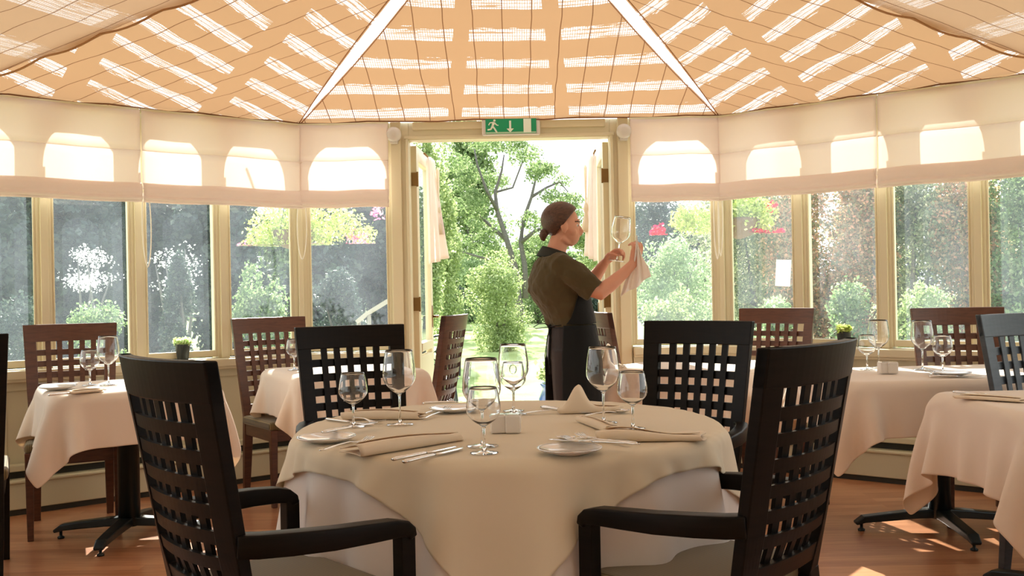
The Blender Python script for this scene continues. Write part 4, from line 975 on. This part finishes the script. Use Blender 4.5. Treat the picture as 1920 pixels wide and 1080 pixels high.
# napkins
def napkin(a, b, w0, w1, h0, h1, label, wav=0.0, peak=0.0, flap=0.6, hdir=1, z=TZ, group='folded linen napkins', pk=0.35):
    """folded napkin lying from a to b (picture points); w = depth, h = height at each end"""
    A, B = onT(*a), onT(*b); d = B - A; ln = d.length; root = empty('napkin', (A.x, A.y, z), math.atan2(d.y, d.x), label, 'napkin', group)
    def sec(u, v):      # closed fold: bottom layer out, rolled front edge, top layer back
        W = w0 + (w1 - w0) * u; Hh = (h0 + (h1 - h0) * u) * (0.75 + 0.25 * math.sin(math.pi * u)); x = ln * u
        if v < 0.33: t = v / 0.33; y = W * (0.5 - t); zz = 0.002
        elif v < 0.55: t = (v - 0.33) / 0.22; an = -math.pi / 2 - math.pi * t; r = Hh / 2; y = -W / 2 + r * math.cos(an) * 0.9; zz = r + r * math.sin(an) + 0.002
        else: t = (v - 0.55) / 0.45; y = -W / 2 + W * t * 1.02; zz = Hh + 0.002 - (Hh - 0.008) * t ** 1.3
        zz += wav * math.sin(u * 6.3 + 0.5) * (1 if v > 0.4 else 0) * min(1, v) + (peak * math.exp(-((u - pk) / 0.16) ** 2) * math.sin(math.pi * min(1, max(0, (v - 0.35) / 0.65))) if v > 0.35 else 0)
        x += 0.010 * math.sin(v * 9) * (1 if u in (0, 1) else 0.3)
        return (x, hdir * y, max(0.0015, zz))
    mb = MB(); mb.grid(sec, 36, 40); o = mb.obj('lower_layer', M_NAPKIN, root, True); so = o.modifiers.new('t', 'SOLIDIFY'); so.thickness = 0.0025; so.offset = 0
    def flp(u, v):
        W = (w0 + (w1 - w0) * u) * 0.86; Hh = (h0 + (h1 - h0) * u) * (0.75 + 0.25 * math.sin(math.pi * u)); t = v
        y = -W / 2 + W * (0.12 + flap * t); zz = Hh + 0.0065 - (Hh - 0.006) * (0.12 + flap * t) ** 1.3 + wav * math.sin(u * 6.3 + 0.5)
        zz += peak * math.exp(-((u - pk) / 0.16) ** 2) * math.sin(math.pi * min(1, 0.1 + flap * t))
        return (0.01 + (ln - 0.02) * (u * (1 - 0.15 * t) + 0.05 * t), hdir * y, zz + 0.001)
    mb = MB(); mb.grid(flp, 30, 10); o = mb.obj('upper_layer', M_NAPKIN, root, True); so = o.modifiers.new('t', 'SOLIDIFY'); so.thickness = 0.002; so.offset = 0
    return root
napkin((655, 853), (858, 824), 0.105, 0.05, 0.040, 0.022, 'rolled cream napkin at the front left of the round table')
napkin((650, 785), (792, 784), 0.07, 0.06, 0.030, 0.026, 'rolled cream napkin at the back left of the round table')
napkin((1048, 774), (1165, 771), 0.07, 0.05, 0.018, 0.020, 'peaked cream napkin at the back right of the round table', peak=0.075, pk=0.30)
napkin((1125, 822), (1318, 822), 0.14, 0.10, 0.034, 0.014, 'wavy folded cream napkin at the front right of the round table', wav=0.006)
napkin((1095, 790), (1160, 812), 0.04, 0.06, 0.020, 0.024, 'tip of folded cream linen left of the wavy napkin')
napkin((1128, 690), (1170, 690), 0.10, 0.08, 0.06, 0.02, 'standing ivory napkin on the table right of the doorway', peak=0.09, group='napkins on the window tables')
napkin((1800, 745), (1925, 752), 0.10, 0.10, 0.010, 0.008, 'flat ivory napkin on the nearest right-hand table', group='napkins on the window tables')
napkin((130, 738), (190, 733), 0.08, 0.06, 0.010, 0.008, 'flat ivory napkin on the leftmost window table', group='napkins on the window tables')

# potted plants on the sills
M_POT = mat('dark_slate_pot', (0.03, 0.04, 0.045), 0.5)
def sill_pot(px, py, Yg, mt, label, seed, w=0.045):
    a, b = ray(px, py); p = Vector((a * Yg, Yg, 0.79)); root = empty('potted_plant', p, 0.2, label, 'potted plant')
    mb = MB(); mb.lathe([(w * 0.72, 0.0), (w, 0.095), (w * 1.05, 0.10), (w * 0.9, 0.10), (w * .88, 0.085), (0.001, 0.085)], 20); mb.obj('pot', M_POT, root, True)
    rg = np.random.RandomState(seed); bl = [((rg.uniform(-.035, .035), rg.uniform(-.03, .03), 0.11 + rg.uniform(0, .015)), (0.035, 0.03, 0.02)) for _ in range(7)]
    leaf_mesh('foliage', bl, 420, 0.03, mt, root, 0.1, rng=rg)
    return root
def wallY(M, l, px, off=-0.03):     # depth at which the picture column px meets a wall line
    a0, a1 = M @ Vector((0, off, 0)), M @ Vector((l, off, 0)); t = ray(px, 660)[0]
    k = (t * a0.y - a0.x) / ((a1.x - a0.x) - t * (a1.y - a0.y)); return a0.y + (a1.y - a0.y) * k
LPOT = leaf_mat('variegated_white_green_leaf', (0.25, 0.40, 0.12), (0.75, 0.80, 0.55), (0.9, 0.9, 0.8))
sill_pot(343, 675, wallY(MBl, Ll, 343, 0.0), LPOT, 'dark pot of white and green leaves on the left window sill', 2)
sill_pot(1583, 650, wallY(MBr, Lr, 1583, 0.0), LF, 'dark pot of yellow-green leaves on the right window sill', 3)
# added white sheet imitating a reflection on a pane
t_ = MBr @ Vector((0.40, 0.045, 1.26)); root = empty('pane_reflection', t_, math.atan2((MBr.to_3x3() @ Vector((1, 0, 0))).y, (MBr.to_3x3() @ Vector((1, 0, 0))).x), 'white sheet imitating a reflection on the first pane right of the corner post', 'reflection')
mb = MB(); T = Matrix.Rotation(R(4), 4, 'Y')
mb.slab(lambda u, v: T @ Vector((-0.05 + 0.10 * u, -0.004 * math.sin(u * 3), -0.085 + 0.17 * v)), 6, 4, lambda u, v: (0, 0.0008, 0)); mb.obj('sheet', cloth_mat('white_reflection', (0.88, 0.88, 0.87), 0.5, (0.95, 0.95, 0.95), 0.0), root)

# ------------------------------------------------------------------ the waiting person polishing a glass
PY = 5.12
def q(px, py, dy=0.0): return atY(px, py, PY) + Vector((0, dy, 0))
M_SKIN = mat('skin', (0.62, 0.30, 0.20), 0.5, spec=0.35); M_SKIN.node_tree.nodes['Principled BSDF'].inputs['Subsurface Weight'].default_value = 0.15
M_SKIN.node_tree.nodes['Principled BSDF'].inputs['Subsurface Radius'].default_value = (0.02, 0.008, 0.004)
M_HAIR = wood('brown_hair', (0.030, 0.011, 0.005), (0.11, 0.042, 0.02), 0.38, (14, 90, 40)); bump(M_HAIR, noise(M_HAIR, mapped(M_HAIR, (20, 140, 60)), 3, 3), 0.5, 0.004)
M_SHIRT = cloth_mat('olive_brown_shirt', (0.080, 0.058, 0.026), 0.10, (0.22, 0.15, 0.06), 0.5)
M_APRON = cloth_mat('black_apron', (0.008, 0.009, 0.009), 0.0, (0.01, 0.01, 0.01), 0.4)
M_TROU = cloth_mat('dark_trousers', (0.035, 0.028, 0.028), 0.0, (0.02, 0.02, 0.02), 0.4)
def remesh(o, vox, smooth=6):
    m_ = o.modifiers.new('r', 'REMESH'); m_.mode = 'VOXEL'; m_.voxel_size = vox; m_.use_smooth_shade = True
    if smooth: s_ = o.modifiers.new('s', 'SMOOTH'); s_.iterations = smooth; s_.factor = 0.5
    return o
def ring(c, rx, ry, n=28, yaw=0.0, p=2.3):
    out = []
    for k in range(n):
        a = 2 * math.pi * k / n; ca, sa = math.cos(a), math.sin(a)
        x = rx * math.copysign(abs(ca) ** (2 / p), ca); y = ry * math.copysign(abs(sa) ** (2 / p), sa)
        out.append((c[0] + x * math.cos(yaw) - y * math.sin(yaw), c[1] + x * math.sin(yaw) + y * math.cos(yaw), c[2]))
    return out
YAW = R(12)
waiter = empty('person', (q(1066, 600).x, PY, 0), 0, 'person with tied-back brown hair polishing a glass, in olive shirt and black apron', 'person')
INV = Matrix.Translation(-waiter.location)
TOR = [(1036, 474, .052, .055), (1038, 482, .066, .10), (1040, 492, .088, .165), (1043, 505, .105, .190), (1045, 525, .120, .190), (1048, 545, .122, .178), (1056, 568, .114, .162), (1066, 595, .103, .148), (1069, 612, .103, .150), (1071, 640, .112, .170), (1071, 665, .116, .176)]
def tring(px, py, rx, ry, g=0.0): c = q(px, py); return ring((c.x, c.y, c.z), rx + g, ry + g, yaw=YAW)
hand_parts = []
def hand(mb, wrist, d, nrm, curls, spread=0.35, thumb=None, tc=0.6, sc=1.0):
    """palm and five separate fingers; d = direction of the palm, nrm = side the fingers curl to"""
    d = Vector(d).normalized(); nrm = Vector(nrm); nrm = (nrm - d * nrm.dot(d)).normalized(); s = d.cross(nrm).normalized()
    w = Vector(wrist); pc = w + d * 0.048 * sc
    mb.sweep([w - d * 0.01, w + d * 0.02 * sc, w + d * 0.055 * sc, w + d * 0.085 * sc], [0.025 * sc, 0.032 * sc, 0.040 * sc, 0.036 * sc], [0.018, 0.017, 0.015, 0.012], seg=14, up=nrm)
    for k in range(4):
        o = (k - 1.5) * 0.0185 * sc; L_ = (0.068, 0.078, 0.073, 0.058)[k] * sc; a = curls[k]
        b = w + d * (0.084 - 0.004 * abs(k - 1)) * sc + s * o; dd = (d + s * (k - 1.5) * 0.09 * spread).normalized(); pts = [b - d * 0.015, b]; ang = 0
        for seg_, fr in ((0, .42), (1, .33), (2, .25)):
            ang += a * (0.8, 1.0, 0.7)[seg_]; dir_ = dd * math.cos(ang) + nrm * math.sin(ang); pts.append(pts[-1] + dir_ * L_ * fr)
        mb.sweep(pts, [0.0095, 0.0092, 0.0085, 0.0078, 0.0062], seg=9, up=s); mb.ball(pts[-1], 0.0062, 10)
    ts = thumb if thumb else 1
    b = w + d * 0.022 * sc + s * ts * 0.026; t1 = b + (d * 0.6 + s * ts * 0.6 + nrm * 0.3 * tc).normalized() * 0.036 * sc; t2 = t1 + (d * 0.8 + nrm * 0.7 * tc).normalized() * 0.028 * sc; t3 = t2 + (d * 0.6 + nrm * tc - s * ts * 0.3).normalized() * 0.022 * sc
    mb.sweep([w + d * 0.012, b, t1, t2, t3], [0.014, 0.014, 0.0115, 0.0098, 0.0075], seg=9, up=nrm); mb.ball(t3, 0.0075, 10)
body = MB()
body.rings([tring(px, py, rx * 0.92, ry * 0.9) for px, py, rx, ry in TOR])
# neck, skull, face
body.sweep([q(1040, 484), q(1044, 466), q(1050, 448), q(1054, 436)], [0.062, 0.052, 0.050, 0.052], [0.066, 0.052, 0.050, 0.05], seg=18, up=(1, 0, 0))
HY = R(8)
body.ball(q(1053, 414), (0.088, 0.073, 0.082), 28); body.ball(q(1060, 425), (0.074, 0.067, 0.085), 28)
body.ball(q(1069, 440), (0.050, 0.052, 0.062), 24)
body.ball(q(1075, 451.5), (0.026, 0.026, 0.020), 16); body.ball(q(1068, 449), (0.040, 0.040, 0.028), 18)
body.sweep([q(1052, 446, -.045), q(1062, 454, -.036), q(1074, 458, -.012)], [0.018, 0.015, 0.014], seg=10); body.sweep([q(1052, 446, .045), q(1062, 454, .036), q(1074, 458, .012)], [0.018, 0.015, 0.014], seg=10)
body.sweep([q(1083, 420), q(1086.5, 428), q(1090.5, 434.5), q(1088, 438.5), q(1084, 440)], [0.008, 0.011, 0.0125, 0.012, 0.008], seg=12, up=(0, 1, 0))       # nose
body.ball(q(1087, 437, -.010), (0.009, 0.008, 0.007), 10); body.ball(q(1087, 437, .010), (0.009, 0.008, 0.007), 10)
body.ball(q(1083.5, 444.5), (0.011, 0.020, 0.0058), 12); body.ball(q(1083, 449), (0.011, 0.018, 0.0062), 12)   # lips
body.sweep([q(1078, 416, -.045), q(1083.5, 414.5, -.022), q(1085, 416, 0), q(1083.5, 414.5, .022), q(1078, 416, .045)], [0.007, 0.010, 0.009, 0.010, 0.007], seg=8)     # brow
for s_ in (-1, 1): body.ball(q(1072, 436, s_ * .042), (0.026, 0.018, 0.022), 14)
# ears
for s_ in (-1, 1):
    body.ball(q(1057, 427, s_ * .076), (0.017, 0.011, 0.030), 14); body.sweep([q(1059, 419, s_ * .074), q(1053, 419, s_ * .080), q(1051, 427, s_ * .080), q(1055, 437, s_ * .076), q(1059, 438, s_ * .072)], 0.0055, seg=8)
# near (right) arm and far (left) arm
NA = [q(1046, 498, -.165), q(1078, 520, -.205), q(1108, 545, -.215), q(1116, 549, -.210), q(1140, 532, -.19), q(1165, 511, -.165), q(1181, 495, -.15)]
body.sweep(NA, [.048, .044, .040, .042, .037, .029, .024], seg=16)
FA = [q(1050, 500, .165), q(1075, 520, .20), q(1102, 536, .20), q(1110, 534, .19), q(1122, 516, .16), q(1133, 499, .13), q(1140, 489, .115)]
body.sweep(FA, [.048, .044, .040, .040, .036, .029, .023], seg=16)
hand(body, q(1181, 495, -.15), q(1192, 462, -.12) - q(1181, 495, -.15), (-0.5, 0.9, 0.1), (0.35, 0.5, 0.62, 0.75), thumb=-1, tc=0.9)
hand(body, q(1140, 489, .115), q(1162, 470, .09) - q(1140, 489, .115), (0.35, -0.6, -0.75), (0.75, 0.85, 0.95, 1.0), thumb=-1, tc=1.0)
# legs inside the trousers
for s_ in (-1, 1):
    body.sweep([q(1071, 655, s_ * .085), (q(1070, 700).x, PY + s_ * .09, .72), (q(1068, 700).x, PY + s_ * .095, .46), (q(1064, 700).x, PY + s_ * .10, .28), (q(1062, 700).x, PY + s_ * .10, .09)], [.088, .078, .054, .050, .036], seg=16)
o = body.add([], []).obj('body', M_SKIN, None, True); o.data.transform(INV); o.parent = waiter; remesh(o, 0.0042, 5)
# eyes
mb = MB()
for s_ in (-1, 1): mb.ball(q(1079.5, 423.5, s_ * .030), 0.0115, 14)
o = mb.obj('eye', mat('eye_white', (0.6, 0.58, 0.55), 0.2), None, True); o.data.transform(INV); o.parent = waiter
mb = MB()
for s_ in (-1, 1): mb.ball(q(1083, 423.5, s_ * .031), (0.003, 0.006, 0.006), 10)
c_ = mb.obj('iris', mat('iris_brown', (0.05, 0.025, 0.012), 0.2), None, True); c_.data.transform(INV); c_.parent = o
mb = MB()
for s_ in (-1, 1): mb.sweep([q(1077, 417, s_ * .048), q(1082, 415.6, s_ * .040), q(1086.2, 416.8, s_ * .020)], [0.003, 0.0038, 0.003], seg=6)
o = mb.obj('eyebrow', M_HAIR, None, True); o.data.transform(INV); o.parent = waiter
# hair: cap drawn back, tail knot and band
hair = MB()
def cap(u, v):
    a = 2 * math.pi * u; c = q(1051, 412); t = v
    # axis of the cap points up and back
    ax = Vector((-0.62, 0, 0.79)).normalized(); e1 = Vector((0.79, 0, 0.62)); e2 = Vector((0, 1, 0)); th = t * R(106 + 14 * math.cos(a) * -1)
    d = ax * math.cos(th) + (e1 * math.cos(a) + e2 * math.sin(a)) * math.sin(th)
    return c + Vector((d.x * 0.0985, d.y * 0.083, d.z * 0.0905))
hair.slab(cap, 48, 24, lambda u, v: (0, 0, 0))
hair = MB(); hair.grid(cap, 56, 26)
o = hair.obj('hair', M_HAIR, None, True); so = o.modifiers.new('t', 'SOLIDIFY'); so.thickness = 0.007; so.offset = -1; o.data.transform(INV); o.parent = waiter; hair_o = o
mb = MB(); mb.sweep([q(1032, 431), q(1026, 432), q(1021, 436), q(1018, 443), q(1019, 449), q(1021, 452)], [0.016, 0.020, 0.024, 0.022, 0.014, 0.004], seg=14); mb.ball(q(1021, 437), (0.020, 0.022, 0.022), 14)
o = mb.obj('hair_knot', M_HAIR, None, True); o.data.transform(INV); o.parent = hair_o
mb = MB(); mb.lathe([(0.019, -0.007), (0.023, 0.0), (0.019, 0.007)], 16, Matrix.Translation(q(1030, 431)) @ Matrix.Rotation(R(85), 4, 'Y'))
o = mb.obj('hair_band', M_APRON, None, True); o.data.transform(INV); o.parent = hair_o
# shirt with short sleeves and stand-up collar
sh = MB(); T2 = [(px, py, rx + .012, ry + .012) for px, py, rx, ry in TOR if py < 640]
def shr(i):
    px, py, rx, ry = T2[i]; bag = 0.014 * math.exp(-((py - 545) / 30) ** 2); return tring(px - 3 * bag / .014, py, rx + bag, ry + bag)
sh.rings([shr(i) for i in range(1, len(T2))])
for A in (NA, FA):
    s_ = -1 if A is NA else 1
    pts = [q(1042, 492, s_ * .13), A[0], A[1], (A[1] * 0.45 + A[2] * 0.55), A[2] + (A[2] - A[1]) * 0.02]
    sh.sweep(pts, [.058, .068, .066, .064, .063], seg=20)
o = sh.obj('shirt', M_SHIRT, None, True); o.data.transform(INV); o.parent = waiter; remesh(o, 0.006, 4)
tx = bpy.data.textures.new('folds', 'CLOUDS'); tx.noise_scale = 0.07; dm = o.modifiers.new('d', 'DISPLACE'); dm.texture = tx; dm.strength = 0.022; dm.mid_level = 0.5
shirt_o = o
mb = MB()
def col(u, v):
    a = R(-150 + 300 * u) + math.pi; c = q(1041, 480); k = 1.0 + 0.55 * v
    return c + Vector((0.062 * k * math.cos(a) + 0.012 * (-math.cos(a)) * 0, 0.062 * k * math.sin(a), 0.030 - 0.050 * v - 0.030 * max(0, -math.cos(a - math.pi)) * 0 + 0.022 * (-math.cos(a)) * 1.0))
mb.grid(col, 40, 6); o = mb.obj('collar', mat('dark_collar', (0.012, 0.014, 0.010), 0.8), None, True); so = o.modifiers.new('t', 'SOLIDIFY'); so.thickness = 0.006; o.data.transform(INV); o.parent = shirt_o
# trousers and shoes
tr_ = MB(); tr_.rings([tring(1070, 612, .112, .160), tring(1071, 640, .118, .178), tring(1071, 672, .120, .182)])
for s_ in (-1, 1): tr_.sweep([q(1071, 655, s_ * .085), (q(1070, 700).x, PY + s_ * .09, .72), (q(1068, 700).x, PY + s_ * .095, .46), (q(1065, 700).x, PY + s_ * .10, .25), (q(1064, 700).x, PY + s_ * .10, .06)], [.105, .096, .078, .074, .072], seg=20)
o = tr_.obj('trousers', M_TROU, None, True); o.data.transform(INV); o.parent = waiter; remesh(o, 0.008, 3)
for s_ in (-1, 1):
    mb = MB(); x_ = q(1066, 700).x; mb.sweep([(x_ - .07, PY + s_ * .10, .035), (x_ - .03, PY + s_ * .10, .045), (x_ + .05, PY + s_ * .10, .04), (x_ + .13, PY + s_ * .105, .028), (x_ + .17, PY + s_ * .105, .02)], [.030, .038, .042, .042, .02], [.035, .045, .038, .026, .014], seg=16)
    o = mb.obj('shoe', M_APRON, None, True); o.data.transform(INV); o.parent = waiter
# apron: skirt open at the back, bib, ties
ap = MB()
def skirt(u, v):
    a = R(-128 + 256 * u); z = 0.995 - 0.58 * v; c = q(1070, 620)
    rx = 0.130 + 0.026 * min(1, v * 3) + 0.012 * v; ry = 0.180 + 0.038 * min(1, v * 2.5) + 0.008 * v + 0.006 * math.sin(a * 7) * v
    x, y = rx * math.cos(a), ry * math.sin(a); return Vector((c.x + x * math.cos(YAW) - y * math.sin(YAW), c.y + x * math.sin(YAW) + y * math.cos(YAW), z))
ap.slab(skirt, 70, 20, lambda u, v: (0.0, 0, 0))
ap = MB(); ap.grid(skirt, 70, 20); o = ap.obj('apron', M_APRON, None, True); so = o.modifiers.new('t', 'SOLIDIFY'); so.thickness = 0.004; so.offset = 1; o.data.transform(INV); o.parent = waiter; apron_o = o
def bib(u, v):
    py = 606 - 106 * v; px = np.interp(py, [t[1] for t in TOR], [t[0] for t in TOR]); rx = np.interp(py, [t[1] for t in TOR], [t[2] for t in TOR]) + .034; ry = np.interp(py, [t[1] for t in TOR], [t[3] for t in TOR]) + .034
    a = (u - 0.5) * 2 * R(118 - 78 * v ** 0.8); c = q(px, py); x, y = rx * math.cos(a), ry * math.sin(a)
    return Vector((c.x + x * math.cos(YAW) - y * math.sin(YAW), c.y + x * math.sin(YAW) + y * math.cos(YAW), c.z))
mb = MB(); mb.grid(bib, 40, 20); o = mb.obj('bib', M_APRON, None, True); so = o.modifiers.new('t', 'SOLIDIFY'); so.thickness = 0.004; o.data.transform(INV); o.parent = apron_o
mb = MB(); kx = q(1031, 612, -.05)
mb.sweep([q(1050, 608, -.14), q(1038, 610, -.10), kx], 0.007, 0.002, seg=6)
mb.sweep([kx, kx + Vector((-.03, 0, .018)), kx + Vector((-.060, 0, .016)), kx + Vector((-.088, 0, 0.0)), kx + Vector((-.075, 0, -.008)), kx + Vector((-.04, 0, -.004)), kx], 0.006, 0.0025, seg=6)
mb.sweep([kx, kx + Vector((-.015, 0, -.05)), kx + Vector((-.030, 0, -.15)), kx + Vector((-.028, 0, -.30)), kx + Vector((-.026, 0, -.42))], 0.009, 0.003, seg=6)
mb.sweep([kx, kx + Vector((.000, 0, -.06)), kx + Vector((-.008, 0, -.16)), kx + Vector((-.004, 0, -.25))], 0.007, 0.003, seg=6); mb.ball(kx, .014, 10)
o = mb.obj('apron_tie', M_APRON, None, True); o.data.transform(INV); o.parent = apron_o
# glass held up in the far hand and the polishing cloth in the near hand
gb = q(1160, 489, .085); gt = q(1171, 407, .085); ax = (gt - gb).normalized()
g_ = copy_tree(BIG); g_.location = gb; g_.rotation_mode = 'XYZ'; g_.rotation_euler = ax.to_track_quat('Z', 'Y').to_euler(); g_['label'] = 'wine glass held up by its stem in the person\'s far hand'; g_['group'] = 'wine glass being polished'
nc = empty('polishing_cloth', q(1188, 480, -.12), 0, 'white polishing cloth hanging from the person\'s near hand', 'cloth'); I2 = Matrix.Translation(-nc.location)
def pc(u, v):
    t = v; top = q(1188, 446, -.13); a = top + (q(1160, 556, -.10) - top) * t; b = top + (q(1212, 520, -.16) - top) * t
    w_ = 0.25 + 0.75 * min(1, t * 1.3); m_ = (a + b) / 2; p = m_ + (b - a) * (u - 0.5) * w_ if t > 0.01 else top
    return p + Vector((0, 0.016 * math.sin(u * 15 + t * 3) * (0.3 + t) - 0.03 * math.sin(math.pi * t), 0.006 * math.sin(u * 9)))
mb = MB(); mb.grid(pc, 30, 30); o = mb.obj('linen', cloth_mat('white_polishing_linen', (0.9, 0.86, 0.82), 0.35, (0.95, 0.88, 0.82), 0.2), None, True); so = o.modifiers.new('t', 'SOLIDIFY'); so.thickness = 0.002; o.data.transform(I2); o.parent = nc
